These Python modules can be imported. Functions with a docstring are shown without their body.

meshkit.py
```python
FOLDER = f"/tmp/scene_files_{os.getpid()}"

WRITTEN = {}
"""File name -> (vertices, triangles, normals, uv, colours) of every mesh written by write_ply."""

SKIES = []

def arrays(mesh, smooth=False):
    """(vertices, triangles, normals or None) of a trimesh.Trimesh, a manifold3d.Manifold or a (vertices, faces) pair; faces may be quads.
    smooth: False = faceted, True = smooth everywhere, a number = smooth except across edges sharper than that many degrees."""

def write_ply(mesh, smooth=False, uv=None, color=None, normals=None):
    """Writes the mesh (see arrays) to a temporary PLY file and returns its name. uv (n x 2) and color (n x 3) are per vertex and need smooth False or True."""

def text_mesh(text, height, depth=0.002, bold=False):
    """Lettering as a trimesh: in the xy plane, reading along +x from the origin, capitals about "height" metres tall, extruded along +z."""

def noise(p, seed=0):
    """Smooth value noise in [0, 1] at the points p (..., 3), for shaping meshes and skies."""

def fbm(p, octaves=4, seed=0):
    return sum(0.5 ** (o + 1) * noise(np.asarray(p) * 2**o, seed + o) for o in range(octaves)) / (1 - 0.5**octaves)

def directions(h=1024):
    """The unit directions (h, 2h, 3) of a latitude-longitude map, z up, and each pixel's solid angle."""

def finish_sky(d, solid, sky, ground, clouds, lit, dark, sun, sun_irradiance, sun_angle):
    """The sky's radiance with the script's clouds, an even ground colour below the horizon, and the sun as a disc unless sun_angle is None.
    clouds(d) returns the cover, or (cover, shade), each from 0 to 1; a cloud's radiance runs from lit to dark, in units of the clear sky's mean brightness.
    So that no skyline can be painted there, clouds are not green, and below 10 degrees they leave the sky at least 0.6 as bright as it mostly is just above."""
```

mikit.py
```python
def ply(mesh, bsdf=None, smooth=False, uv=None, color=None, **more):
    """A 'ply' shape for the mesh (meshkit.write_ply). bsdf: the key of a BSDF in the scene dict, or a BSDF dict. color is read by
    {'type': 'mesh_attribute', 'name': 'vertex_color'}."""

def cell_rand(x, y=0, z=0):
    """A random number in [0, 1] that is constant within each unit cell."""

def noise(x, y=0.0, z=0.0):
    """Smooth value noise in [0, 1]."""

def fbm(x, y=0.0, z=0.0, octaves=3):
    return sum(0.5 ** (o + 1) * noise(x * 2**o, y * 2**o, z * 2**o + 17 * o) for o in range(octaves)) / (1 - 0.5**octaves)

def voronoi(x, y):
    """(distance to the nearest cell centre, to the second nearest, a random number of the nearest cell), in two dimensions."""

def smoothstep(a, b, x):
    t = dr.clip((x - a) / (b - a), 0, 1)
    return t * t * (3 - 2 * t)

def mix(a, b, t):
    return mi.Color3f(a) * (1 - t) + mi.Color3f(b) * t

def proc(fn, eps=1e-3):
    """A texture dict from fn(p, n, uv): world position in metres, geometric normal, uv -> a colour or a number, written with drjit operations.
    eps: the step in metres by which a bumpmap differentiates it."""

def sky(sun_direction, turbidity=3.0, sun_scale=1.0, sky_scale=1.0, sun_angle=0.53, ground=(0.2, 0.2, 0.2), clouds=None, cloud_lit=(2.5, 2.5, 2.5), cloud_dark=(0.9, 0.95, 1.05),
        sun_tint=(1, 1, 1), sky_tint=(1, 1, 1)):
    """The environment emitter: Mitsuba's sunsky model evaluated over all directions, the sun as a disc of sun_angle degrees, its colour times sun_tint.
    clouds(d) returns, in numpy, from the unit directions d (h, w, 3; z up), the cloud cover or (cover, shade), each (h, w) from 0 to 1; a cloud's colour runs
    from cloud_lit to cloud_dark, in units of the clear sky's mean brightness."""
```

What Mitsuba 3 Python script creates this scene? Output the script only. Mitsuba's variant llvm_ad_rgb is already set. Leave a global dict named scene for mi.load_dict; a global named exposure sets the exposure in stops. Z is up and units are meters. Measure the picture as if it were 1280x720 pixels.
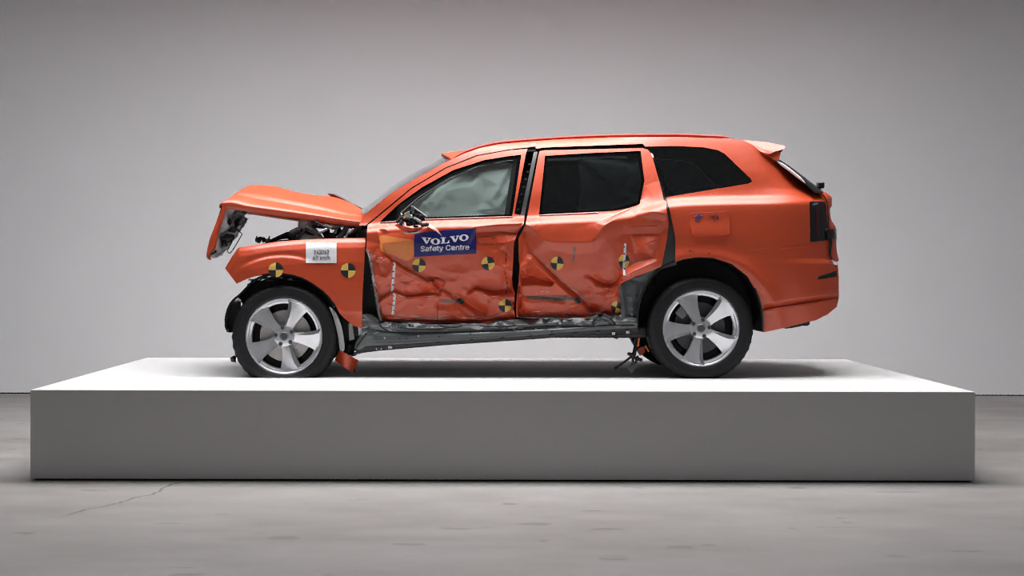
import math, random
import numpy as np, trimesh, shapely, manifold3d
from shapely.geometry import Polygon, Point, LineString
from scipy.spatial import Delaunay
from scipy.interpolate import PchipInterpolator, LinearNDInterpolator
from scipy.ndimage import gaussian_filter, map_coordinates
import mitsuba as mi, mikit, meshkit
import drjit as dr
from mikit import noise, fbm, smoothstep, mix

random.seed(7)
rng = np.random.default_rng(7)
T = mi.ScalarTransform4f
scene, labels = {}, {}

# ------------------------------------------------------------------ camera, light, exposure
F = 2122.0                      # focal length in pixels of the 1280 px wide frame
VX, VY = 598.0, 332.0           # where the optical axis meets the frame (shifted lens)
ROLL = 0.0022
CAM = np.array([0.0, -13.15, 1.393])
DECK = 0.585                    # height of the platform's top
exposure = 0.12

scene['camera'] = {
    'type': 'perspective', 'fov_axis': 'x', 'fov': math.degrees(2 * math.atan(640 / F)),
    'principal_point_offset_x': (640 - VX) / 1280, 'principal_point_offset_y': (360 - VY) / 720,
    'to_world': T().look_at(origin=CAM.tolist(), target=[0, 0, CAM[2]], up=[-math.sin(ROLL), 0, math.cos(ROLL)]),
    'near_clip': 0.1, 'far_clip': 100.0}

scene['studio_air'] = {'type': 'constant', 'radiance': {'type': 'rgb', 'value': [0.10, 0.102, 0.106]}}
LAMP = dict(x0=-3.3, x1=3.3, y0=-2.0, y1=0.5, z=4.8, power=10.6)


def at(px, py, y):
    """The place in the studio, at depth y, of a point measured in the photograph."""
    px, py, y = np.broadcast_arrays(np.asarray(px, float), np.asarray(py, float), np.asarray(y, float))
    dx, dy = px - VX, py - VY
    c, s = math.cos(ROLL), math.sin(ROLL)
    u, v = dx * c + dy * s, -dx * s + dy * c
    k = (y - CAM[1]) / F
    return np.stack([u * k, y, CAM[2] - v * k], -1)


def lin(r, g, b):
    f = lambda c: (c / 255 / 12.92) if c <= 10 else ((c / 255 + 0.055) / 1.055) ** 2.4
    return [f(r), f(g), f(b)]


# ------------------------------------------------------------------ materials
def rgb(c):
    return {'type': 'rgb', 'value': list(c)}


def principled(color, rough=0.5, metal=0.0, spec=0.5, **more):
    return {'type': 'twosided', 'b': {'type': 'principled', 'base_color': color if isinstance(color, dict) else rgb(color), 'roughness': rough, 'metallic': metal, 'specular': spec, **more}}


def concrete(p, n, uv):
    a = fbm(p.x * 0.6, p.y * 1.0, 3.0, 4)
    b = fbm(p.x * 2.6 + 9, p.y * 4.0, 1.0, 4)
    c = fbm(p.x * 25.0, p.y * 60.0, 5.0, 2)
    v = 0.70 + 0.36 * a + 0.24 * b + 0.06 * c - 0.02
    pits = smoothstep(0.76, 0.84, fbm(p.x * 3.0 + 31, p.y * 6.0 + 4, 2.0, 4))
    wob = (fbm(p.y * 2.0, 7.0, 0.0, 3) - 0.5) * 0.35 + (fbm(p.y * 14.0, 3.0, 0.0, 2) - 0.5) * 0.06
    crack = (1 - smoothstep(0.004, 0.014, dr.abs(p.x + 1.82 - 0.30 * (p.y + 2.2) - wob * 0.5))) * smoothstep(-3.9, -3.5, p.y) * (1 - smoothstep(-2.0, -1.9, p.y))
    v = v * (1 - 0.22 * pits) * (1 - 0.4 * crack)
    return mix((0.262, 0.240, 0.229), (0.28, 0.273, 0.268), a) * v


def wall_paint(p, n, uv):
    v = 0.97 + 0.06 * fbm(p.x * 0.8, p.z * 0.8, 1.0, 3)
    return mi.Color3f(0.90, 0.90, 0.915) * v


def deck_paint(p, n, uv):
    v = 0.965 + 0.05 * fbm(p.x * 1.5, p.y * 1.5 + p.z * 3, 2.0, 3)
    return mi.Color3f(0.57, 0.565, 0.56) * v


PAINT = (0.70, 0.082, 0.023)
M = {
    'concrete': principled(mikit.proc(concrete), 0.55, spec=0.35),
    'wall_paint': principled(mikit.proc(wall_paint), 0.9, spec=0.1),
    'deck_paint': principled(mikit.proc(deck_paint), 0.6, spec=0.3),
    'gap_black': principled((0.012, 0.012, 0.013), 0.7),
    'orange_paint': {'type': 'twosided', 'b': {'type': 'roughplastic', 'diffuse_reflectance': rgb(PAINT), 'alpha': 0.16, 'int_ior': 1.62, 'nonlinear': False, 'distribution': 'ggx'}},
    'dark_orange': principled((0.42, 0.03, 0.014), 0.45),
    'black_plastic': principled((0.012, 0.012, 0.013), 0.45),
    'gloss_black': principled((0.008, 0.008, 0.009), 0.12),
    'rubber': principled((0.009, 0.0095, 0.011), 0.55, spec=0.3),
    'primer_grey': principled((0.075, 0.085, 0.088), 0.42, spec=0.5),
    'dark_metal': principled((0.075, 0.08, 0.083), 0.4, metal=0.3),
    'cast_metal': principled((0.50, 0.48, 0.47), 0.5),
    'seal_black': {'type': 'twosided', 'b': {'type': 'diffuse', 'reflectance': rgb((0.004, 0.004, 0.004))}},
    'pink_flake': principled((0.66, 0.42, 0.38), 0.5),
    'chipped': principled((0.62, 0.42, 0.38), 0.4),
    'torn_metal': principled((0.33, 0.33, 0.33), 0.35, metal=0.4),
    'bare_metal': principled((0.62, 0.63, 0.65), 0.33, metal=0.85),
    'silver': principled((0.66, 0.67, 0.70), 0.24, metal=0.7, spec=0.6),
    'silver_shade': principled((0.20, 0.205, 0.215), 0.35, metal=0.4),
    'disc_metal': principled((0.55, 0.53, 0.51), 0.4, metal=0.7),
    'light_grey': principled((0.42, 0.42, 0.42), 0.55),
    'white_paper': principled((0.62, 0.63, 0.65), 0.7),
    'print_grey': principled((0.10, 0.10, 0.11), 0.8),
    'white_print': principled((0.78, 0.78, 0.80), 0.6),
    'navy': principled((0.010, 0.012, 0.13), 0.4),
    'amber': principled((0.72, 0.215, 0.055), 0.45),
    'airbag': principled((0.84, 0.87, 0.86), 0.85, spec=0.2),
    'cabin': principled((0.02, 0.021, 0.022), 0.8, spec=0.2),
    'seat_cloth': principled((0.05, 0.05, 0.052), 0.85, spec=0.2),
    'lamp_red': principled((0.05, 0.004, 0.006), 0.08),
    'chrome': principled((0.80, 0.81, 0.83), 0.15, metal=1.0),
    'rust_red': principled((0.35, 0.03, 0.02), 0.5),
    'marker_ink': principled((0.10, 0.02, 0.02), 0.7),
    'blue_ink': principled((0.05, 0.05, 0.22), 0.6),
    'tan': principled((0.45, 0.33, 0.17), 0.6),
}


def target_print(p, n, uv):
    x, y = uv.x - 0.5, uv.y - 0.5
    q = dr.select(x * y > 0, mi.Float(1), mi.Float(0))
    return mix((0.70, 0.47, 0.10), (0.012, 0.012, 0.014), q)


def tape_print(p, n, uv):
    s = uv.y * 4.5
    d = dr.sqrt(dr.square((uv.x - 0.5) * 1.0) + dr.square((s - dr.floor(s) - 0.5) * 1.6))
    return mix((0.06, 0.06, 0.08), (0.68, 0.66, 0.68), smoothstep(0.16, 0.24, d))


def scrape(p, n, uv):
    a = fbm(p.x * 30, p.z * 160, 1.0, 3)
    return mix((0.09, 0.085, 0.09), (0.30, 0.12, 0.09), smoothstep(0.42, 0.62, a))


M['target_print'] = principled(mikit.proc(target_print), 0.55)
M['tape_print'] = principled(mikit.proc(tape_print), 0.6)
M['scrape'] = principled(mikit.proc(scrape), 0.45)
# glass in a clear and a privacy tint
M['clear_glass'] = {'type': 'thindielectric', 'int_ior': 1.5, 'specular_transmittance': rgb((0.72, 0.76, 0.75))}
M['privacy_glass'] = {'type': 'thindielectric', 'int_ior': 1.5, 'specular_transmittance': rgb((0.20, 0.23, 0.23))}
M['lamp_lens'] = {'type': 'thindielectric', 'int_ior': 1.5, 'specular_transmittance': rgb((0.35, 0.05, 0.07))}
for k, v in M.items():
    scene['mat_' + k] = v


# ------------------------------------------------------------------ entries
def numbered(name):
    if name not in scene and not any(k.startswith(name + '__') for k in scene):
        return name
    n = 1
    while f'{name}_{n:03d}' in scene or any(k.startswith(f'{name}_{n:03d}__') for k in scene):
        n += 1
    return f'{name}_{n:03d}'


def add(name, mesh, mat, parent=None, label=None, smooth=False, uv=None, to_world=None, **tags):
    key = numbered(f'{parent}__{name}' if parent else name)
    d = mikit.ply(mesh, 'mat_' + mat, smooth=smooth, uv=uv)
    if to_world is not None:
        d['to_world'] = to_world
    scene[key] = d
    if label or tags:
        labels[key] = {**({'label': label} if label else {}), **tags}
    return key


def repeat(key, name, parent, to_world, label=None):
    k = numbered(f'{parent}__{name}')
    scene[k] = {**scene[key], 'to_world': to_world}
    if label:
        labels[k] = {'label': label}
    return k


MIRROR = T().scale([1, -1, 1])


# ------------------------------------------------------------------ mesh helpers
def cat(*ms):
    return trimesh.util.concatenate([trimesh.Trimesh(m[0], m[1], process=False) if isinstance(m, tuple) else m for m in ms])


def box(x0, x1, y0, y1, z0, z1, r=0.0):
    c = [(x0 + x1) / 2, (y0 + y1) / 2, (z0 + z1) / 2]
    e = np.array([x1 - x0, y1 - y0, z1 - z0])
    if r <= 0:
        m = trimesh.creation.box(e)
    else:
        s = trimesh.creation.icosphere(subdivisions=2, radius=r)
        pts = np.vstack([s.vertices + np.array([a, b, d]) * (e / 2 - r) for a in (-1, 1) for b in (-1, 1) for d in (-1, 1)])
        m = trimesh.convex.convex_hull(pts)
    m.apply_translation(c)
    return m


def tube(pts, r, n=10, closed=False):
    pts = np.asarray(pts, float)
    r = np.broadcast_to(np.asarray(r, float), (len(pts),))
    tan = np.gradient(pts, axis=0) if not closed else np.roll(pts, -1, 0) - np.roll(pts, 1, 0)
    tan /= np.linalg.norm(tan, axis=1, keepdims=True) + 1e-12
    up = np.array([0, 1.0, 0]) if abs(tan[:, 1]).mean() < 0.8 else np.array([0, 0, 1.0])
    a = np.cross(tan, up); a /= np.linalg.norm(a, axis=1, keepdims=True) + 1e-12
    b = np.cross(tan, a)
    th = np.linspace(0, 2 * np.pi, n, endpoint=False)
    V = (pts[:, None] + r[:, None, None] * (np.cos(th)[None, :, None] * a[:, None] + np.sin(th)[None, :, None] * b[:, None])).reshape(-1, 3)
    f = []
    m = len(pts)
    for i in range(m if closed else m - 1):
        for j in range(n):
            p, q = i * n + j, i * n + (j + 1) % n
            s, t = ((i + 1) % m) * n + j, ((i + 1) % m) * n + (j + 1) % n
            f += [[p, q, t], [p, t, s]]
    if not closed:
        for base, c in ((0, pts[0]), ((m - 1) * n, pts[-1])):
            V = np.vstack([V, c])
            for j in range(n):
                f.append([base + j, base + (j + 1) % n, len(V) - 1])
    return trimesh.Trimesh(V, np.array(f), process=False)


def resample(pts, n):
    pts = np.asarray(pts, float)
    s = np.r_[0, np.cumsum(np.linalg.norm(np.diff(pts[:, :2], axis=0), axis=1))]
    t = np.linspace(0, s[-1], n)
    if len(pts) > 2:
        return np.stack([PchipInterpolator(s, pts[:, k])(t) for k in range(pts.shape[1])], -1)
    return np.stack([np.interp(t, s, pts[:, k]) for k in range(pts.shape[1])], -1)


def grid_faces(a, b):
    i, j = np.meshgrid(np.arange(a - 1), np.arange(b - 1), indexing='ij')
    p = (i * b + j).ravel()
    return np.vstack([np.stack([p, p + 1, p + b + 1], 1), np.stack([p, p + b + 1, p + b], 1)])


def loft(curves, nu=80, nv=40, wrinkle=None):
    """A surface through curves of (px, py, y) points, smooth both ways; returns (V, F)."""
    C = np.stack([resample([tuple(p) for p in c], nu) for c in curves])          # k, nu, 3 in (px, py, y)
    W = at(C[..., 0], C[..., 1], C[..., 2])
    k = len(curves)
    t = np.linspace(0, k - 1, nv)
    G = PchipInterpolator(np.arange(k), W, axis=0)(t)
    if wrinkle is not None:
        G = wrinkle(G)
    return G.reshape(-1, 3), grid_faces(nv, nu)


def shell(V, Fc, t):
    """Gives an open surface a thickness: t is the vector (or n x 3) to its other face; the rim gets its own vertices."""
    V, Fc = np.asarray(V, float), np.asarray(Fc)
    n = len(V)
    e = np.vstack([Fc[:, [0, 1]], Fc[:, [1, 2]], Fc[:, [2, 0]]])
    key = np.sort(e, 1)
    _, inv, cnt = np.unique(key, axis=0, return_inverse=True, return_counts=True)
    be = e[cnt[inv.ravel()] == 1]
    B = V + np.asarray(t)
    used = np.unique(be)
    m = np.full(n, -1); m[used] = np.arange(len(used))
    VV = np.vstack([V, B, V[used], B[used]])
    o = 2 * n
    a, b = m[be[:, 0]] + o, m[be[:, 1]] + o
    rim = np.vstack([np.stack([a, b, b + len(used)], 1), np.stack([a, b + len(used), a + len(used)], 1)])
    return VV, np.vstack([Fc, Fc[:, ::-1] + n, rim]), np.r_[np.arange(n), np.arange(n), used, used]


def mesh2d(poly, step):
    """Triangles filling a polygon of the photograph's plane; boundary kept."""
    rings = [poly.exterior, *poly.interiors]
    B = []
    for r in rings:
        c = np.array(r.coords)
        for p, q in zip(c[:-1], c[1:]):
            k = max(1, int(math.ceil(np.linalg.norm(q - p) / (step * 0.8))))
            B.append(p + (q - p) * (np.arange(k) / k)[:, None])
    B = np.vstack(B)
    x0, y0, x1, y1 = poly.bounds
    X, Y = np.meshgrid(np.arange(x0, x1, step), np.arange(y0, y1, step * 0.9))
    X[1::2] += step / 2
    P = np.stack([X.ravel(), Y.ravel()], -1)
    inner = poly.buffer(-step * 0.45)
    P = P[shapely.contains_xy(inner, P[:, 0], P[:, 1])]
    Q = np.vstack([B, P])
    tri = Delaunay(Q).simplices
    c = Q[tri].mean(1)
    tri = tri[shapely.contains_xy(poly, c[:, 0], c[:, 1])]
    a = Q[tri]
    area = np.cross(a[:, 1] - a[:, 0], a[:, 2] - a[:, 0])
    tri = tri[np.abs(area) > 1e-4]
    area = area[np.abs(area) > 1e-4]
    tri[area < 0] = tri[area < 0][:, ::-1]
    return Q, tri


def rounded(pts, r=0.0, holes=()):
    p = Polygon(pts, holes)
    if not p.is_valid:
        p = p.buffer(0)
    if r > 0:
        p = p.buffer(-r).buffer(2 * r).buffer(-r)
    return p


def smooth_ring(pts, n=12):
    """A closed curve through the points (Catmull-Rom)."""
    P = np.asarray(pts, float)
    out = []
    for i in range(len(P)):
        p0, p1, p2, p3 = P[i - 1], P[i], P[(i + 1) % len(P)], P[(i + 2) % len(P)]
        t = np.linspace(0, 1, n, endpoint=False)[:, None]
        out.append(0.5 * (2 * p1 + (p2 - p0) * t + (2 * p0 - 5 * p1 + 4 * p2 - p3) * t ** 2 + (3 * p1 - p0 - 3 * p2 + p3) * t ** 3))
    return np.vstack(out)


def panel(poly, Y, step=1.4, thick=0.006, off=0.0, uvbox=None):
    """A sheet of the car's side: outline from the photograph, depth from Y(px, py), a real thickness."""
    Q, tri = mesh2d(poly, step)
    V = at(Q[:, 0], Q[:, 1], Y(Q[:, 0], Q[:, 1]) + off)
    V2, F2, src = shell(V, tri, (0, thick, 0))
    uv = None
    if uvbox is not None:
        x0, y0, x1, y1 = uvbox
        uv = np.stack([(Q[src, 0] - x0) / (x1 - x0), (Q[src, 1] - y0) / (y1 - y0)], -1)
    return (V2, F2), uv


def drape(mesh, origin, ux, uy, Y, off, maxedge=0.02):
    """Lays flat lettering (metres, +x right, +y up, +z out) on a side panel: origin in pixels, ux/uy pixel steps per metre."""
    v, f = trimesh.remesh.subdivide_to_size(mesh.vertices, mesh.faces, maxedge, max_iter=6)
    px = origin[0] + v[:, 0] * ux[0] + v[:, 1] * uy[0]
    py = origin[1] + v[:, 0] * ux[1] + v[:, 1] * uy[1]
    return at(px, py, Y(px, py) - off - v[:, 2]), f


def lathe(profile, n=96, y0=0.0):
    """Profile of (radius, y) turned round the y axis."""
    p = np.asarray(profile, float)
    th = np.linspace(0, 2 * np.pi, n, endpoint=False)
    V = np.stack([p[None, :, 0] * np.cos(th)[:, None], np.broadcast_to(p[None, :, 1] + y0, (n, len(p))), p[None, :, 0] * np.sin(th)[:, None]], -1)
    m = len(p)
    f = []
    for i in range(n):
        k = (i + 1) % n
        for j in range(m - 1):
            f += [[i * m + j, k * m + j, k * m + j + 1], [i * m + j, k * m + j + 1, i * m + j + 1]]
    return trimesh.Trimesh(V.reshape(-1, 3), np.array(f), process=False)


def chunk(c, size, seed, n=14, sharp=True):
    g = np.random.default_rng(seed)
    p = g.normal(size=(n, 3)); p /= np.linalg.norm(p, axis=1, keepdims=True)
    p *= np.asarray(size) * g.uniform(0.6, 1.0, (n, 1))
    m = trimesh.convex.convex_hull(p)
    m.apply_translation(c)
    return m


def hull_tubes(joints):
    """Rounded bars between pairs of (point, radius)."""
    out = []
    for (p, r), (q, s) in joints:
        a = trimesh.creation.icosphere(subdivisions=2, radius=r); a.apply_translation(p)
        b = trimesh.creation.icosphere(subdivisions=2, radius=s); b.apply_translation(q)
        out.append(trimesh.convex.convex_hull(np.vstack([a.vertices, b.vertices])))
    return cat(*out)


# ------------------------------------------------------------------ the setting
WALL_Y = 5.17
add('floor', (np.array([[-14, -16, 0], [14, -16, 0], [14, WALL_Y + 0.3, 0], [-14, WALL_Y + 0.3, 0]], float), np.array([[0, 1, 2, 3]])), 'concrete',
    label='grey polished concrete studio floor in front of and around the platform', kind='structure')
add('wall_back', box(-14, 14, WALL_Y, WALL_Y + 0.2, 0.012, 6.6), 'wall_paint', label='plain light grey studio wall behind the platform', kind='structure')
add('trim_1', box(-14, 14, WALL_Y + 0.01, WALL_Y + 0.19, 0.0, 0.0125), 'gap_black', label='thin dark shadow gap along the foot of the wall', kind='structure')

PX0, PX1 = at(38, 489, -2.2)[0], at(1219, 489, -2.2)[0]
plat = 'platform'
labels[plat] = {'label': 'long low white platform block carrying the crashed car', 'category': 'platform'}
add('deck', box(PX0, PX1, -2.2, 1.63, 0.012, DECK, r=0.004), 'deck_paint', plat, smooth=30)
add('foot', box(PX0 + 0.02, PX1 - 0.02, -2.17, 1.60, 0.0, 0.013), 'gap_black', plat, label='recessed dark foot under the white block')

L = LAMP
lamp = 'overhead_softbox'
labels[lamp] = {'label': 'large rectangular white softbox hanging high above the car', 'category': 'studio light'}
key = add('diffuser', (np.array([[L['x0'], L['y0'], L['z']], [L['x0'], L['y1'], L['z']], [L['x1'], L['y1'], L['z']], [L['x1'], L['y0'], L['z']]], float), np.array([[0, 1, 2, 3]])), 'white_print', lamp)
scene[key]['emitter'] = {'type': 'area', 'radiance': {'type': 'rgb', 'value': [L['power'] * c for c in (1.0, 1.0, 1.005)]}}
fr = 0.05
add('housing', cat(box(L['x0'] - fr, L['x1'] + fr, L['y0'] - fr, L['y1'] + fr, L['z'] + 0.05, L['z'] + 0.35),
                   box(L['x0'] - fr, L['x0'] - 0.002, L['y0'] - fr, L['y1'] + fr, L['z'] - 0.06, L['z'] + 0.06), box(L['x1'] + 0.002, L['x1'] + fr, L['y0'] - fr, L['y1'] + fr, L['z'] - 0.06, L['z'] + 0.06),
                   box(L['x0'], L['x1'], L['y0'] - fr, L['y0'] - 0.002, L['z'] - 0.06, L['z'] + 0.06), box(L['x0'], L['x1'], L['y1'] + 0.002, L['y1'] + fr, L['z'] - 0.06, L['z'] + 0.06)), 'black_plastic', lamp)

# ------------------------------------------------------------------ the car: depth of its side
CAR = 'car'
labels[CAR] = {'label': 'crash-tested orange SUV with crushed front and dented side doors on the white platform', 'category': 'car'}
belt = PchipInterpolator([250, 458, 533, 640, 673, 766, 800, 840, 870, 900, 960, 1000, 1060], [296, 279, 274, 270.5, 268.4, 264, 258, 247, 245, 244, 243, 242, 242])
sect = PchipInterpolator([-110, -97, -92, -86, -78, -60, -30, 0, 2.5, 10, 13, 30, 70, 105, 130, 150, 175],
                         [0.42, 0.53, 0.605, 0.66, 0.698, 0.755, 0.825, 0.875, 0.886, 0.950, 0.962, 0.975, 0.985, 0.975, 0.955, 0.925, 0.88])
sil_r = PchipInterpolator([165, 180, 200, 234, 246, 260, 283, 300, 322, 330, 348, 373, 384, 400, 416],
                          [975, 985, 990, 1016, 1036.5, 1040, 1041, 1041, 1041, 1047.7, 1048.7, 1048.7, 1047, 1044, 1041])


def Yside(px, py):
    px, py = np.asarray(px, float), np.asarray(py, float)
    y = -sect(np.clip(py - belt(px), -109, 174))
    s = np.clip((px - 905) / (sil_r(py) - 905), 0, 1)
    y = y + 0.33 * s ** 4.5 + 0.05 * s
    y = y + 0.05 * np.clip((470 - px) / 200, 0, 1) ** 2
    return y


def relief(lines, bounds, sigma=0.8, bump=0.0, seed=1, res=2, zone=None, gain=1.0):
    """A height field (metres, inward positive) from creases given as polylines of (px, py, mm)."""
    x0, y0, x1, y1 = bounds
    P = []
    for ln in lines:
        ln = np.asarray(ln, float)
        if len(ln) == 1:
            P.append(ln); continue
        for p, q in zip(ln[:-1], ln[1:]):
            k = max(1, int(np.linalg.norm((q - p)[:2]) / 3))
            P.append(p + (q - p) * (np.arange(k) / k)[:, None])
        P.append(ln[-1:])
    P = np.vstack(P)
    X, Y = np.meshgrid(np.arange(x0, x1, 1 / res), np.arange(y0, y1, 1 / res))
    H = gain * LinearNDInterpolator(P[:, :2], P[:, 2], fill_value=0.0)(X, Y) / 1000
    if bump:
        g = np.random.default_rng(seed)
        w = zone(X, Y) if zone else 1
        for gap, amp in ((15.0, 1.0), (6.5, 0.42)):     # crushed sheet metal: flat facets meeting in sharp folds
            n = int((x1 - x0) * (y1 - y0) / gap ** 2) + 8
            C = np.stack([g.uniform(x0 - 5, x1 + 5, n), g.uniform(y0 - 5, y1 + 5, n)], -1)
            H = H + w * bump * amp * LinearNDInterpolator(C * [0.7, 1.0], g.uniform(-1, 1, n), fill_value=0.0)(X * 0.7, Y)
    H = gaussian_filter(H, sigma * res)

    def f(px, py):
        return map_coordinates(H, [(np.asarray(py, float) - y0) * res, (np.asarray(px, float) - x0) * res], order=1, mode='nearest')
    return f


def sm(a, b, x):
    t = np.clip((x - a) / (b - a), 0, 1)
    return t * t * (3 - 2 * t)

# ------------------------------------------------------------------ body side, doors, wing
def part(name, geo, mat, label=None, smooth=True, parent=CAR, **k):
    uv = None
    if isinstance(geo, tuple) and len(geo) == 2 and isinstance(geo[0], tuple):
        geo, uv = geo
    return add(name, geo, mat, parent, label, smooth=smooth, uv=uv, **k)


arch_r = [(951, 391), (952.4, 388), (946.5, 366.5), (934.5, 345.4), (915, 330), (892, 322.3), (873, 321.3), (854, 324.2), (844, 327.6)]
side_poly = rounded([
    (449, 281.5), (453, 271), (459, 265.5), (486.7, 243), (517.8, 224), (552.8, 204.8), (566, 198.8), (580, 192), (600, 185), (625, 180), (660, 177), (700, 174), (760, 171.8), (840, 171),
    (887, 172.4), (917, 173.6), (932, 176.5), (945, 184.5), (957, 194), (972, 202.2), (1000, 223), (1017, 236), (1029, 243), (1031, 252), (1012, 252), (1013, 302.6), (1033, 300.5), (1037, 303), (1038.5, 320), (1044, 330),
    (1046.5, 338), (1023, 345.5), (1021, 349.5), (1047, 346), (1047.6, 372), (1027.8, 375), (955.6, 385.7), (951, 391),
    *arch_r, (844, 327), (844.3, 298), (838.5, 269), (832.5, 246.5),
    (936, 229.3), (940.5, 227), (938, 223), (906, 192.3), (898, 188), (880, 184.2), (847, 182.6), (806.5, 183.2),
    (803.5, 179.8), (680, 184.4), (670, 186), (669, 183.3), (660, 184.2), (634.5, 187), (595.6, 194), (556.7, 209.4), (514, 234.7), (462, 277.5), (457, 281.5)])


def Yquarter(px, py):
    """The rear wing: the shoulder, the arch lip and the folds pressed into the bumper."""
    px, py = np.asarray(px, float), np.asarray(py, float)
    y = Yside(px, py)
    r = np.hypot(px - 876, py - 414)
    on = sm(820, 850, px)
    y = y - on * 0.014 * np.exp(-((r - 97) / 7.0) ** 2) * sm(300, 330, py)
    y = y + on * 0.010 * sm(99, 116, r) * (1 - sm(116, 150, r)) * sm(290, 320, py)
    # crease low on the bumper, rising to the rear
    c = 385.7 - (px - 955.6) * 0.152
    y = y + on * sm(948, 960, px) * ((0.020 + 0.014 * sm(985, 1025, px)) * sm(c - 7, c - 0.5, py) - (0.034 + 0.012 * sm(985, 1025, px)) * sm(c - 0.3, c + 3.0, py))
    # fold from the arch to the lamp
    c2 = 315 - (px - 930) * 0.11
    y = y + sm(925, 940, px) * 0.004 * np.exp(-((py - c2) / 0.8) ** 2) * (1 - sm(1008, 1014, px))
    # raised rib round the quarter window
    d = np.hypot(px - 952, py - 226)
    return y


part('body_side', panel(side_poly, Yquarter, 1.3, 0.012), 'orange_paint')
key = [k for k in scene if k.startswith('car__body_side')][0]
labels[key] = {'label': 'orange windscreen pillar, roof edge and rear wing in one pressing'}
lower = rounded([(951, 391.4), (955.6, 386.1), (1027.8, 375.4), (1047.6, 372.4), (1046, 383.5), (1034, 393), (1020.6, 400), (984.5, 409), (953.8, 415.7)])
part('rear_bumper_apron', panel(lower, Yquarter, 1.3, 0.012), 'orange_paint')
part('bumper_reflector', panel(rounded([(1021, 348.9), (1024, 346), (1045.5, 338.9), (1046.5, 345.2), (1030, 348.6)]), Yquarter, 1.0, 0.01, off=0.012), 'gloss_black')
part('tow_hook_cover', panel(rounded([(980, 409), (1006, 404.5), (1002, 407.5), (991, 409.8), (983, 411)]), lambda a, b: -0.72 + 0 * a, 1.5, 0.1), 'black_plastic', label='dark underside corner behind the rear bumper')

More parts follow.
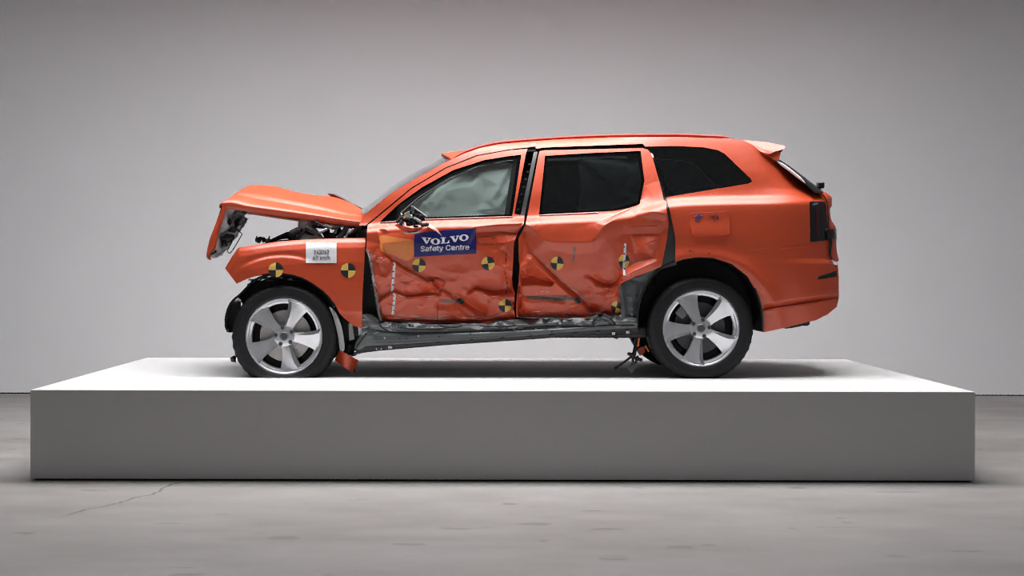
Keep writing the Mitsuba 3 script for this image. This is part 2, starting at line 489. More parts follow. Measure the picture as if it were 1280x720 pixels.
# fuel flap
flap = rounded([(861.6, 266.2), (912, 265.2), (912.6, 293.6), (866.5, 296), (862.6, 283)], 4.2)
part('fuel_flap', panel(flap, lambda a, b: Yquarter(a, b) - 0.012 * sm(272, 295, b), 1.2, 0.02, off=-0.003), 'orange_paint')
FLAP = key = 'car__fuel_flap'
ring = np.array(flap.buffer(0.2).exterior.coords)[:-1]
part('seam', tube(at(ring[:, 0], ring[:, 1], Yquarter(ring[:, 0], ring[:, 1]) - 0.001), 0.0022, 6, True), 'dark_orange', parent=FLAP, label='dark joint round the fuel flap')


def stroke(name, pts, Y, mat, w=0.0022, parent=None, off=0.007, label=None, n=None):
    p = resample(pts, n or max(4, 3 * len(pts)))
    return part(name, tube(at(p[:, 0], p[:, 1], Y(p[:, 0], p[:, 1]) - off), w, 6), mat, parent=parent or CAR, label=label)


hw = [[(886.2, 270.5), (887.3, 268.8), (887.2, 274.2)], [(890.6, 269.6), (889.2, 269.2), (889.4, 271), (890.8, 270.6), (891, 268.4), (891.2, 273.8)], [(893.8, 268), (892.4, 271), (893, 275.4)],
      [(893.4, 272.6), (896, 268.4)], [(895.2, 268.6), (896.4, 267.6)], [(896.2, 272.2), (897.6, 271.2), (898, 273), (896.8, 274.4), (895.8, 273), (896.6, 271.8)]]
part('handwriting', cat(*[tube(at(q[:, 0], q[:, 1], Yquarter(q[:, 0], q[:, 1]) - 0.0065), 0.0019, 6) for q in (resample(s, 12) for s in hw)]), 'marker_ink', parent=FLAP, label='small dark handwritten marks')
bl = [[(868.5, 271.4), (872, 269.8), (877, 270.2)], [(870.5, 270.6), (873.8, 267.6), (875, 270.8)], [(869.5, 272.2), (875, 271.4), (878.2, 269)], [(869, 275), (873.5, 275), (875.5, 274)]]
part('ink_mark', cat(*[tube(at(q[:, 0], q[:, 1], Yquarter(q[:, 0], q[:, 1]) - 0.0065), 0.0034, 6) for q in (resample(s, 12) for s in bl)]), 'blue_ink', parent=FLAP, label='small dark blue mark')
for q in ([(861, 314), (863.5, 313), (864, 315)], [(866, 313.5), (866.5, 315)], [(885.5, 316), (887.5, 317.5)]):
    stroke('scuff_mark', q, Yquarter, 'marker_ink', 0.002, off=0.001, n=5)

# quarter window
qwin = rounded([(807.5, 184.6), (847, 183.2), (880, 184.8), (897, 188.6), (905, 192.6), (937, 223.4), (939.3, 226.2), (938.4, 228), (936, 228.8), (832.8, 245.6), (828.5, 234)])
part('quarter_window', panel(qwin, Yside, 2.5, 0.005, off=0.010), 'privacy_glass')
frit = qwin.difference(rounded([(815, 187.5), (847, 186.2), (878, 187.5), (893, 191), (901, 195.5), (931, 225), (840, 241), (835, 234)]))
part('frame', panel(frit, Yside, 1.5, 0.003, off=0.017), 'seal_black', parent='car__quarter_window')

# ---- front door with its crash relief
door_f = rounded([(459, 285.5), (459.5, 281.5), (463.6, 278.6), (514.8, 235.9), (557.4, 210.5), (596.5, 195.1), (635, 188.1), (659.5, 185.9), (657.3, 192.5), (643, 267.5), (655.5, 269.3), (655, 279), (647.5, 290), (642.5, 304), (641.5, 327), (640, 348),
                  (641, 358), (643.4, 366), (642.6, 388), (645, 398.6), (636, 401), (625, 400.6), (612, 403.5), (590, 403.4), (576, 405), (552, 403.4), (530, 404.6), (515, 401.8), (502, 403.4), (490, 402), (477.5, 403), (475.5, 392), (472, 381), (470, 366), (465.5, 352.5), (465.4, 340), (462.4, 327.5), (457.8, 313), (458.2, 300)],
                 holes=[[(474.5, 277.6), (498.4, 255.2), (527.5, 234.2), (566.4, 212.7), (605, 200.2), (634.5, 195.4), (651.6, 193.4), (640.6, 267.8), (640, 270), (533, 273.2), (496, 275.6)]])
FD = [
    [(450, 281, 0), (500, 277, 0), (560, 275, 0), (640, 272, 0), (662, 270, 0)],
    [(450, 250, 0), (560, 190, 0), (665, 180, 0)], [(450, 230, 0)], [(670, 230, 0)],
    # top lip and first fold
    [(450, 287, -4), (480, 285, -8)], [(480, 291, 14), (520, 289, 10)], [(592, 284.5, -10), (620, 280, -12), (655, 278, -14)], [(597, 290, 16), (625, 289, 22), (646, 291, 30)],
    [(530, 284, 0), (560, 281, 0)],
    # broad face sinking to the great diagonal crease
    [(455, 300, 0), (458, 310, -6)], [(475, 305, 4), (515, 302, 8), (560, 310, 16), (600, 312, 18), (628, 312, 20)],
    [(470, 320, 14)], [(520, 330, 40), (560, 340, 52), (595, 340, 52)], [(540, 345, 62), (575, 358, 74)],
    [(484, 320, 30), (493, 327, 44), (520, 341, 62), (541, 352, 78), (556, 362, 86), (580, 376, 104), (596, 386, 112), (606, 391, 108)],
    [(480, 324, 8), (490, 331, 14), (516, 346, 28), (538, 357, 44), (552, 367, 54), (574, 380, 72), (592, 391, 92)],
    # kink in the crease
    [(537, 354, 46), (546, 350, 40), (552, 358, 50)], [(541, 360, 72), (549, 364, 76)],
    # torn front edge
    [(458, 313, -14), (466, 318, 2), (478, 323, -6), (486, 325, -2)], [(462, 325, 24), (472, 328, 14)], [(465, 350, 30), (471, 345, 12), (478, 343, 30)], [(471, 378, 44)],
    # left facets and the fold across them
    [(475, 345, 22), (492, 350, 34), (515, 358, 46)],
    [(476, 371, 62), (486, 366, 64), (493, 363, 66), (508, 369, 76), (530, 366, 72), (549, 366, 76)],
    [(474, 379, 30), (484, 371, 32), (493, 367, 34), (508, 373, 46), (530, 371, 50), (552, 371, 60), (574, 379, 78)],
    [(478, 395, 70), (500, 392, 60), (530, 390, 58), (547, 389, 64), (549, 380, 70), (560, 390, 60), (590, 398, 84)],
    [(477, 404, 86), (502, 404, 84), (552, 405, 84), (590, 405, 94), (625, 402, 90), (648, 400, 86)], [(486, 399, 62), (515, 398, 66), (545, 399, 64), (600, 399, 76), (630, 395, 66)],
    # right: deep fold under a ridge
    [(583, 366, 88), (592, 360, 92), (606, 362, 96), (622, 363, 96), (638, 360, 92)],
    [(588, 369, 74), (594, 364, 52), (602, 365, 52), (614, 371, 58), (645, 371, 54)],
    [(600, 378, 76), (620, 384, 70), (640, 384, 62)], [(604, 391, 96), (620, 392, 74)],
    [(612, 333, 32), (622, 331, 18), (632, 337, 10), (641, 339, 20)], [(616, 342, 54), (628, 344, 44), (640, 346, 40)], [(612, 322, 20), (634, 303, 6), (643, 300, 10)], [(640, 325, 26)], [(632, 352, 76)],
]
rel_f = relief(FD, (445, 180, 672, 412), 0.5, 0.015, 3, gain=1.5, zone=lambda X, Y: sm(300, 345, Y) * (0.35 + 0.65 * sm(335, 375, Y + 0.15 * (560 - X))))


def Yfront(px, py):
    return Yside(px, py) + rel_f(px, py)


FDOOR = 'car__front_door'
part('door_skin', panel(door_f, Yfront, 1.15, 0.008), 'orange_paint', parent=FDOOR, label='orange front door skin with deep dents and creases')
labels['car__front_door'] = {'label': 'front door bashed in below the sign'}

# ---- rear door
door_r = rounded([(659.2, 269.3), (673, 194), (674.5, 189), (680, 187.8), (740, 186.4), (803, 185.2), (810, 187), (815, 194), (827.6, 239.5), (829.7, 250), (833.4, 252.5), (832.6, 257.5), (836, 278), (834.5, 295), (831, 313), (826.8, 333.3),
                  (811, 340), (793.3, 346), (776, 354.8), (778, 372), (778.6, 392.5), (765, 395.4), (752.4, 394), (735, 398), (717.5, 397.2), (703, 399), (688, 396.5), (666, 398.4), (645.8, 396.5), (645, 387.5), (646, 370), (648.6, 347), (649.5, 335), (648, 315), (648.2, 298), (656.8, 281)],
                 holes=[[(681.3, 194.8), (740, 191.2), (798.8, 188.8), (800.8, 189), (805.6, 226), (799.8, 254.6), (797, 256.4), (784.5, 260.5), (766.4, 263.6), (673.8, 268.2)]])
RD = [
    [(650, 271, 0), (700, 269, 0), (748, 267, 0), (766, 265, 0)], [(645, 180, 0), (740, 180, 0), (845, 180, 0)], [(845, 220, 0)], [(845, 260, 0)], [(845, 340, 0)],
    [(645, 225, 0)], [(800, 205, 0), (806, 225, 0), (803, 250, -4)],
    [(655, 279, -4), (663, 284, -10), (672, 292, -4), (681, 300, -6), (690, 303, -4), (715, 303.5, -4), (741, 303, -6), (748, 293, -10), (756, 281, -18), (775, 268, -28), (790, 261, -34), (800, 256.5, -36), (835, 258, -30)],
    [(757, 277, 4), (768, 270, 2), (783, 262.5, 0), (790, 258, 0)], [(690, 278, -2), (720, 285, 2), (745, 278, 2)], [(655, 290, 22), (658, 300, 20)],
    # upper rear corner pushed out
    [(797, 262, -46), (815, 264, -52), (833, 268, -38)], [(795, 272, -20), (815, 274, -28), (833, 276, -22)], [(779, 283, -6), (787, 281, -12), (823, 281, -20), (835, 283, -10)], [(779, 293, 8), (824, 293, -2)],
    [(800, 310, -8), (812, 303, -18), (826, 298, -4)], [(790, 318, 20), (803, 312, 14)], [(808, 322, 16), (822, 312, 2)], [(818, 305, -4)],
    # face sinking towards the crease
    [(752, 300, 4), (770, 300, 12)], [(690, 312, 22), (716, 318, 34), (745, 315, 30)], [(700, 340, 56), (725, 345, 74), (750, 340, 62)], [(765, 330, 48), (770, 318, 30)],
    [(660, 316, 22), (668, 320, 30), (690, 341, 60), (706, 355, 82), (722, 368, 100), (738, 382, 116), (744, 389, 120)],
    [(656, 322, 6), (664, 325, 8), (686, 346, 28), (700, 359, 46), (716, 372, 62), (732, 386, 86), (742, 393, 96)],
    [(746, 388, 104), (757, 370, 62), (770, 352, 84), (775, 346, 66)], [(752, 389, 80), (764, 374, 48), (774, 360, 50)], [(746, 350, 92), (760, 355, 98), (770, 351, 92)], [(745, 358, 60), (758, 361, 56), (772, 358, 56)],
    # left folds
    [(650, 335, 10), (657, 330, -4), (658, 342, 6)], [(652, 348, 66), (662, 343, 70), (676, 348, 78), (690, 352, 84)], [(650, 358, 34), (668, 356, 40), (690, 358, 48), (708, 366, 56)],
    [(650, 370, 60), (672, 370, 62), (700, 372, 70)], [(652, 378, 40), (680, 378, 44), (712, 381, 56)], [(648, 397, 84), (690, 398, 86), (718, 398.5, 90), (752, 396, 96), (779, 394, 80)], [(660, 390, 56), (700, 390, 60), (735, 394, 80), (760, 388, 66), (776, 382, 50)],
    # lip along the wheel arch
    [(776, 354.5, 12), (793, 346, 4), (811, 340, 0), (828, 333, 0)], [(778, 347, -8), (792, 339, -16), (808, 332, -16), (822, 326, -8)], [(774, 340, 44), (786, 332, 34), (800, 327, 20), (815, 322, 14)],
]
rel_r = relief(RD, (640, 175, 850, 405), 0.5, 0.015, 11, gain=1.5, zone=lambda X, Y: sm(295, 345, Y) * (0.4 + 0.6 * sm(345, 380, Y)))


def Yrear(px, py):
    return Yside(px, py) + rel_r(px, py)


RDOOR = 'car__rear_door'
part('door_skin', panel(door_r, Yrear, 1.15, 0.008), 'orange_paint', parent=RDOOR, label='orange rear door skin folded inwards along its lower half')
labels['car__rear_door'] = {'label': 'rear door folded inwards with its corner pushed out'}

# ---- front wing
wing = rounded([(281.2, 335.3), (289, 322), (297.8, 309.6), (319.4, 306.2), (348.3, 301.8), (384.4, 299.2), (420, 298), (456.4, 297.6), (456.8, 301), (454.8, 340), (453, 372), (452.4, 410.5), (441, 406.7), (430, 397.6), (424.5, 392), (419, 381), (412, 371.6), (404, 363.5), (394.4, 356.5), (385, 350.5), (376.7, 346.6), (366, 343.3), (354.4, 341.6), (342, 341.3), (330, 342.4), (310, 348), (295.8, 354.6), (288, 344.5)])


def Ywing(px, py):
    px, py = np.asarray(px, float), np.asarray(py, float)
    top = np.interp(px, [281, 298, 319, 348, 384, 420, 457], [334, 309, 306, 302, 299, 298, 297.5])
    d = py - top
    y = np.interp(d, [0, 2, 5, 12, 30, 70, 115], [-0.885, -0.905, -0.925, -0.945, -0.962, -0.968, -0.95])
    r = np.hypot(px - 353, (py - 424) * 1.0)
    fade = sm(296, 312, px) * (1 - sm(368, 400, px))
    y = y - 0.008 * sm(105, 101.5, r) * fade + 0.006 * np.exp(-((r - 106.5) / 3.0) ** 2) * fade
    y = y + 0.10 * np.clip((330 - px) / 50, 0, 1) ** 2
    y = y + 0.012 * sm(438, 452, px) * sm(385, 400, py) - 0.004 * np.exp(-((py - 390 - 0.1 * (px - 452)) / 3) ** 2)
    return y


FW = 'car__front_wing'
part('wing_skin', panel(wing, Ywing, 1.3, 0.008), 'orange_paint', parent=FW, label='orange front wing torn loose at its front end')


# ------------------------------------------------------------------ stickers, signs, tape
def target(px, py, r, Y, parent, sy=1.0, tilt=0.0, label='round yellow and black quartered crash target'):
    th = np.linspace(0, 2 * np.pi, 40, endpoint=False)
    ca, sa = math.cos(tilt), math.sin(tilt)
    P = np.stack([px + r * np.cos(th), py + r * sy * np.sin(th)], -1)
    Q, tri = mesh2d(Polygon(P), 1.0)
    V = at(Q[:, 0], Q[:, 1], Y(Q[:, 0], Q[:, 1]) - 0.0035)
    V2, F2, src = shell(V, tri, (0, 0.0025, 0))
    dx, dy = (Q[src, 0] - px) / r, -(Q[src, 1] - py) / (r * sy)
    uv = np.stack([0.5 + 0.5 * (dx * ca - dy * sa), 0.5 + 0.5 * (dx * sa + dy * ca)], -1)
    return part('crash_target', ((V2, F2), uv), 'target_print', label, parent=parent)


def sheet(name, pts, Y, mat, parent, off=0.0035, step=1.2, label=None, uvbox=None):
    return part(name, panel(rounded(pts), Y, step, 0.002, off=-off, uvbox=uvbox), mat, label, parent=parent)


target(344.8, 337.4, 9.2, Ywing, FW)
target(435.2, 338.0, 9.2, Ywing, FW)
target(523.9, 331.6, 8.4, Yfront, FDOOR, 1.0, 0.1)
target(610.0, 329.4, 8.2, Yfront, FDOOR, 1.02, -0.15)
target(631.3, 382.0, 8.0, Yfront, FDOOR, 1.02, 0.05)
target(696.4, 329.2, 7.9, Yrear, RDOOR, 1.08, 0.1)
target(780.0, 326.6, 6.6, Yrear, RDOOR, 1.35, 0.0)
target(770.3, 384.3, 6.4, Yrear, RDOOR, 1.25, 0.35)
for (x, y, Y, par) in ((576.0, 376.4, Yfront, FDOOR), (722.4, 375.6, Yrear, RDOOR)):
    part('worn_target', panel(Polygon([(x + 4.3 * math.cos(a), y + 3.9 * math.sin(a)) for a in np.linspace(0, 6.2, 14)]), Y, 0.9, 0.002, off=-0.0035), 'primer_grey', 'small crumpled grey marker', parent=par)
    for a0 in (0.2, 3.3):
        q = [(x, y)] + [(x + 3.7 * math.cos(a0 + t), y + 3.4 * math.sin(a0 + t)) for t in np.linspace(0, 1.4, 6)]
        part('worn_quarter', panel(rounded(q), Y, 0.9, 0.002, off=-0.006), 'cabin', 'black quarter of the crumpled marker', parent=par)
sheet('scrape_mark', [(549, 375), (562, 374.2), (574, 374.6), (574, 377.4), (560, 378.4), (550, 377.8)], Yfront, 'scrape', FDOOR, 0.002, 1.0, 'grey scrape left by the impact')
sheet('scrape_mark', [(660, 370.2), (690, 369), (712, 369.6), (718, 373), (718, 376.6), (700, 375.8), (672, 375.2), (658, 372.4)], Yrear, 'scrape', RDOOR, 0.002, 1.0, 'grey scrape left by the impact')
sheet('scrape_mark', [(716, 309.4), (719.8, 308.6), (718.6, 320), (717, 327.6), (715.4, 326), (716.6, 318)], Yrear, 'scrape', RDOOR, 0.002, 1.0, 'short upright grey scrape')
sheet('measuring_tape', [(491.3, 327), (494.8, 328.2), (493.2, 346), (491.6, 364.5), (488.4, 364.5), (490.4, 346)], Yfront, 'tape_print', FDOOR, 0.004, 0.9, 'white dotted tape strip', (488, 327, 495, 364.6))
sheet('measuring_tape', [(491.6, 367), (494.8, 367), (494, 380), (492.4, 393.6), (489.4, 393.2), (490.6, 382)], Yfront, 'tape_print', FDOOR, 0.004, 0.9, 'white dotted tape strip', (489, 367, 495, 394))
sheet('measuring_tape', [(780, 304.2), (783, 304.2), (782.4, 318), (781, 332), (781.8, 345), (779, 344.6), (778.4, 332), (779.6, 318)], Yrear, 'tape_print', RDOOR, 0.0075, 0.9, 'white dotted tape strip', (778, 304, 783, 345))
for i, (x, y, l) in enumerate(((632.6, 316, 3.5), (632.4, 322, 4), (632.2, 329, 2), (631.8, 340, 3.5), (632.6, 346, 2.5), (633.4, 352, 3.5), (634, 358.5, 2), (632.4, 364, 2.5), (641.4, 378, 3.5), (641.4, 384, 2.5))):
    stroke('ink_dash', [(x, y), (x + 0.15, y + l)], Yfront, 'gap_black', 0.0028, FDOOR, 0.002, n=4)

amber = Polygon(smooth_ring([(476, 294.2), (500, 297.5), (514.5, 299.5), (518.5, 304), (517.5, 316), (514, 324), (506, 325.4), (493, 319.5), (484.5, 317), (476.4, 313.6), (474.6, 303)], 6))
part('primer_patch', panel(amber, Yfront, 1.2, 0.002, off=-0.003), 'amber', 'faded yellowish orange patch behind the sign', parent=FDOOR)
SIGN = [(518.4, 291.6), (556, 287.8), (595, 285.6), (595.4, 302), (595.2, 317.2), (560, 318.6), (518, 321.2), (517.4, 306)]


def Ysign(px, py):
    return Yside(px, py) + gaussianish(px, py) - 0.002


def gaussianish(px, py):
    # the foil bridges the finest dents
    o = [(0, 0), (2.5, 0), (-2.5, 0), (0, 2.5), (0, -2.5), (1.8, 1.8), (-1.8, 1.8), (1.8, -1.8), (-1.8, -1.8)]
    v = np.mean([rel_f(np.asarray(px) + a, np.asarray(py) + b) for a, b in o], 0)
    return np.minimum(v, rel_f(px, py)) - 0.001


part('sign_foil', panel(rounded(SIGN), Ysign, 1.2, 0.002, off=-0.0035), 'navy', 'dark blue sign with white lettering on the front door', parent=FDOOR)

# lettering: a bold slab serif drawn from outlines, then the line under it
def slab(letter):
    def U(*ps):
        return shapely.union_all([Polygon(p) for p in ps])
    if letter == 'V':
        return U([(0.02, 1), (0.60, 1), (0.60, 0.86), (0.0, 0.86)], [(0.74, 1), (1.16, 1), (1.16, 0.86), (0.74, 0.86)], [(0.10, 0.9), (0.46, 0.9), (0.70, 0.28), (0.62, 0.0), (0.50, 0.0)], [(0.88, 0.9), (1.04, 0.9), (0.72, 0.0), (0.55, 0.0)])
    if letter == 'L':
        return U([(0.0, 1), (0.62, 1), (0.62, 0.86), (0.0, 0.86)], [(0.14, 0.9), (0.46, 0.9), (0.46, 0.1), (0.14, 0.1)], [(0.0, 0.14), (1.0, 0.14), (1.0, 0.0), (0.0, 0.0)], [(0.86, 0.0), (1.0, 0.0), (1.0, 0.46), (0.88, 0.46), (0.80, 0.14)])
    th = np.linspace(0, 2 * np.pi, 48, endpoint=False)
    o = Polygon(np.stack([0.57 + 0.57 * np.cos(th), 0.5 + 0.52 * np.sin(th)], -1))
    return o.difference(Polygon(np.stack([0.57 + 0.24 * np.cos(th), 0.5 + 0.36 * np.sin(th)], -1)))


PXM = F / 12.2
def word(chars, px, py, h, adv, wavy):
    out = []
    x = px
    for c, a, (dy, rot) in zip(chars, adv, wavy):
        m = trimesh.creation.extrude_polygon(slab(c), 0.001, engine='earcut')
        m.vertices[:, :2] *= [h * 1.36, h]
        cr, sr = math.cos(rot), math.sin(rot)
        out.append(drape(m, (x, py + dy), (cr, -sr), (-sr * 0.3, -cr), Ysign, 0.0065, 1.2))
        x += a
    return cat(*out)


part('sign_lettering', word('VOLVO', 526.6, 304.0, 7.8, [11.6, 12.8, 11.4, 11.6, 0], [(0.2, -0.06), (1.6, -0.02), (0.6, 0.06), (-0.8, 0.10), (-2.4, 0.10)]), 'white_print', 'white slab serif lettering', parent=FDOOR, smooth=False)
tm = meshkit.text_mesh('Safety Centre', 1.0, 0.001, bold=True)
w0 = tm.vertices[:, 0].max()
tm.vertices[:, 0] *= 61.5 / (w0 * 6.3)
tm.vertices[:, 2] /= 6.3
part('sign_lettering', drape(tm, (525.2, 314.2), (6.3, -0.25), (0, -6.3), Ysign, 0.0065, 0.25), 'white_print', 'white plain lettering', parent=FDOOR, smooth=False)

sheet('test_plate', [(382.4, 303.4), (420.6, 303.4), (420.8, 328.8), (382.2, 328.9)], Ywing, 'white_paper', FW, 0.005, 2.0, 'white paper with printed test number')
for txt, x, y, h, w in (('243062', 391.8, 317.6, 5.0, 19.6), ('60 km/h', 390.6, 324.6, 5.0, 21.8)):
    tm = meshkit.text_mesh(txt, 1.0, 0.001, bold=True)
    tm.vertices[:, 0] *= w / (tm.vertices[:, 0].max() * h)
    part('plate_print', drape(tm, (x, y), (h, 0), (0, -h), Ywing, 0.0065, 0.5), 'print_grey', 'grey printed characters', parent=FW, smooth=False)


# ------------------------------------------------------------------ frame behind the doors, sill
def Yin(d):
    return lambda px, py: Yside(px, py) + d


part('front_pillar', panel(rounded([(447, 283), (462, 283), (468, 330), (476, 372), (484, 404), (484, 410), (447, 414)]), Yin(0.17), 3, 0.02), 'cabin', 'black hinge post behind the torn door edge')
part('pillar_edge', tube(at([458, 463, 467, 470.5, 476], [313, 330, 352, 372, 402], [-0.93, -0.91, -0.9, -0.89, -0.88]), [0.006, 0.008, 0.012, 0.014, 0.014], 8), 'primer_grey', 'grey metal edge of the hinge post')
part('centre_pillar', panel(rounded([(650, 186.6), (676, 186.6), (661, 268), (662, 281), (655, 300), (655, 397), (632, 397), (634, 345), (636, 300), (646, 280), (638, 268)]), Yin(0.19), 2, 0.02), 'cabin', 'black post between the doors')
part('door_seal', panel(rounded([(667.3, 190), (672, 189.5), (655.8, 269), (650.6, 269)]), Yin(0.02), 1.5, 0.012), 'dark_metal', 'grey weather strip beside the rear door')
for i in range(15):
    a = i / 14
    p = (664.6 - 17.0 * a, 195 + 66 * a)
    part('seat_belt_slot', panel(rounded([(p[0] - 1.6, p[1]), (p[0] + 1.6, p[1] - 0.3), (p[0] + 1.4, p[1] + 1.4), (p[0] - 1.8, p[1] + 1.7)]), Yin(0.1), 1.5, 0.01), 'dark_metal', 'small slot in the post') if i % 2 == 0 else None
part('roof_seal', panel(rounded([(676, 184.0), (804, 179.2), (806, 186), (676, 188.6)]), Yin(0.03), 2.5, 0.01), 'black_plastic', 'black gap above the sagging rear door')
gp = [(460, 279.6), (464, 276.5), (514, 233.8), (556.5, 208.6), (595.4, 193.4), (634.5, 186.2), (670, 183.6), (670, 189), (635, 190), (597, 197), (558, 212.4), (515.5, 237.8), (466, 280.2)]
part('roof_seal', panel(rounded(gp), Yin(0.022), 2.0, 0.01), 'cabin', 'black seal between the pillar and the front door frame')
part('rear_pillar', panel(rounded([(827, 238), (833, 238), (840, 268), (846, 298), (846, 331), (824, 337), (829, 313), (833.5, 278), (832, 255)]), Yin(0.035), 1.6, 0.015), 'dark_metal', 'dark grey body edge bared behind the rear door')


def folds(lines, bounds, sigma, bump, seed):
    return relief(lines, bounds, sigma, bump, seed)


wh_rel = relief([[(770, 350, 30), (776, 356, 10), (779, 375, 0), (781, 398, 0)], [(782, 352, 30), (784, 372, 26), (786, 398, 30)], [(795, 346, 8), (790, 372, 6), (790, 398, 10)], [(812, 341, 20), (800, 360, 26), (796, 398, 24)], [(825, 336, 10), (806, 362, 4), (800, 398, 6)]],
                (765, 330, 830, 402), 0.6, 0.008, 21)
part('wheel_arch_panel', panel(rounded([(773, 358), (793, 346), (811, 339.8), (822, 335), (815.5, 345.6), (809.5, 354.9), (801.5, 373.7), (797.8, 395), (797.4, 401), (777, 401), (775.5, 375)]), lambda a, b: Yside(a, b) + 0.035 + wh_rel(a, b), 1.1, 0.006), 'primer_grey', 'grey metal bared in front of the rear wheel')

SILL = [(452.6, 394), (458, 392), (466, 394), (472, 399), (476, 404), (484, 402), (500, 404.5), (515, 403), (530, 405), (560, 405.5), (590, 404), (612, 404.5), (625, 401.5), (645, 399), (666, 399), (690, 397), (703, 399.5), (720, 397), (735, 398), (748, 392), (754, 391), (762, 395), (779, 393.5), (788, 396), (797.4, 398), (797.6, 405), (796, 409.6),
        (760, 411.8), (700, 416), (660, 419.6), (600, 423.8), (520, 429), (460, 433), (449, 437.5), (442.5, 436), (445, 428), (452.6, 415)]
sill_rel = relief([
    [(440, 390, 30), (452, 390, 30), (476, 402, 34), (530, 402, 40), (600, 401, 40), (650, 396, 40), (700, 394, 36), (800, 392, 30)],
    [(452, 396, 16), (464, 402, 4), (478, 409, 4), (500, 411, 0), (560, 410, -4), (600, 409.5, 0), (660, 406, -2), (700, 404, 0), (740, 402, 4), (797, 403, 0)],
    [(452, 404, 24), (462, 410, 16), (476, 414, 14), (520, 415, 16), (600, 413, 16), (660, 410, 18), (720, 407, 14), (797, 406, 8)],
    [(453, 412, 12), (461, 418, 2), (478, 420, 0), (520, 419.5, 2), (600, 416.5, 2), (660, 413, 2), (730, 409, 4), (797, 407.6, 6)],
    [(458, 425, 10), (470, 427, 0), (500, 426, -6), (560, 423, -6), (620, 419.4, -6), (700, 413.2, -4), (797, 407.8, 4)],
    [(458, 429, 14), (500, 428, 10), (560, 425, 10), (620, 421, 10), (700, 415, 8), (797, 409, 10)],
    [(444, 430, 20), (452, 420, 4), (457, 414, 14)], [(446, 437, 14), (455, 424, -4), (462, 418, 2)],
    # buckled flange
    [(486, 402, 10), (492, 407, 36), (500, 404, 0), (512, 406, 26), (530, 405, 0)], [(610, 404, 30), (624, 402, 6), (640, 402, 30)], [(735, 400, 30), (752, 391, -16), (768, 403, 20)], [(742, 404, 22), (753, 395, 6), (764, 405, 20)],
    [(440, 445, 20), (800, 415, 20)]], (438, 386, 802, 446), 0.45, 0.016, 31, gain=1.5, zone=lambda X, Y: 1 - sm(404, 420, Y + (X - 450) * 0.03))


def Ysill(px, py):
    return -0.945 + sill_rel(px, py)


def scuffed(p, n, uv):
    a = fbm(p.x * 22, p.z * 90, 1.0, 3)
    b = fbm(p.x * 9, p.z * 40, 7.0, 3)
    up = smoothstep(0.90, 0.94, p.z - p.x * 0.035)
    return mix((0.072, 0.082, 0.085), (0.42, 0.44, 0.46), smoothstep(0.56, 0.70, a) * up * smoothstep(0.40, 0.65, b))


scene['mat_scuffed'] = principled(mikit.proc(scuffed), 0.3, spec=0.7)
part('sill', panel(rounded(SILL), Ysill, 1.1, 0.02), 'scuffed', 'grey bared sill, buckled and scuffed along its upper flange')
for i, (x, y, r, m) in enumerate(((480.6, 422.6, 1.2, 'light_grey'), (523, 420, 1.2, 'light_grey'), (499.5, 423.4, 1.0, 'gap_black'), (508, 423.2, 1.0, 'gap_black'), (549, 420.6, 1.1, 'gap_black'), (588, 417, 1.2, 'gap_black'), (646, 411, 1.5, 'gap_black'), (601, 415.6, 0.9, 'light_grey'),
                                  (670, 410.6, 1.2, 'light_grey'), (690, 414.4, 1.1, 'gap_black'), (516, 407.6, 1.5, 'gap_black'), (487, 407.6, 1.1, 'gap_black'), (560, 408.4, 1.0, 'gap_black'), (540, 409.4, 1.0, 'light_grey'), (700, 404, 1.6, 'light_grey'), (697, 404, 1.2, 'gap_black'), (730, 411, 1.0, 'gap_black'))):
    part('bolt_hole' if m == 'gap_black' else 'plug', panel(Polygon([(x + r * math.cos(a), y + r * 0.9 * math.sin(a)) for a in np.linspace(0, 6, 12)]), Ysill, 0.8, 0.003, off=-0.003), m, parent='car__sill')
part('sill_cover', panel(rounded([(441, 444), (446, 437.5), (458, 433), (520, 428.8), (600, 423.6), (660, 419.4), (760, 411.6), (797, 409), (797.4, 415), (772, 416.4), (700, 421.6), (660, 424.6), (600, 428.6), (560, 431.2), (515, 435), (475, 438.4), (453, 441.2)]), lambda a, b: -0.925 + 0.02 * sm(0, 6, b - (436 - (a - 450) * 0.0765)), 1.5, 0.10), 'black_plastic', 'black strip along the bottom of the sill')
for (x, y, w, h) in ((487.6, 434.2, 2.6, 1.5), (767, 417, 2.0, 1.8), (784.6, 415.4, 2.0, 1.7), (470.6, 436.6, 0.8, 0.9), (476.6, 436.2, 0.8, 1.2)):
    part('clip', panel(rounded([(x - w, y - h), (x + w, y - h), (x + w, y + h), (x - w, y + h)]), lambda a, b: -0.94 + 0 * a, 1.5, 0.02), 'light_grey', 'small pale clip', parent='car__sill_cover')
for (x, y) in ((547, 430), (590, 427), (628, 424.6), (662, 422), (690, 420), (720, 417.8), (748, 416)):
    part('fastener', panel(rounded([(x - 2.4, y - 0.9), (x + 2.4, y - 1.2), (x + 2.4, y + 0.6), (x - 2.4, y + 0.9)]), lambda a, b: -0.935 + 0 * a, 1.5, 0.012), 'dark_metal', parent='car__sill_cover')
part('loose_tab', panel(rounded([(764, 419), (773, 420.6), (772, 424), (768, 423)]), lambda a, b: -0.9 + 0 * a, 2, 0.03), 'black_plastic')
part('loose_tab', panel(rounded([(733, 419.6), (747, 418.8), (747, 420), (733, 421)]), lambda a, b: -0.86 + 0 * a, 2, 0.02), 'dark_metal')

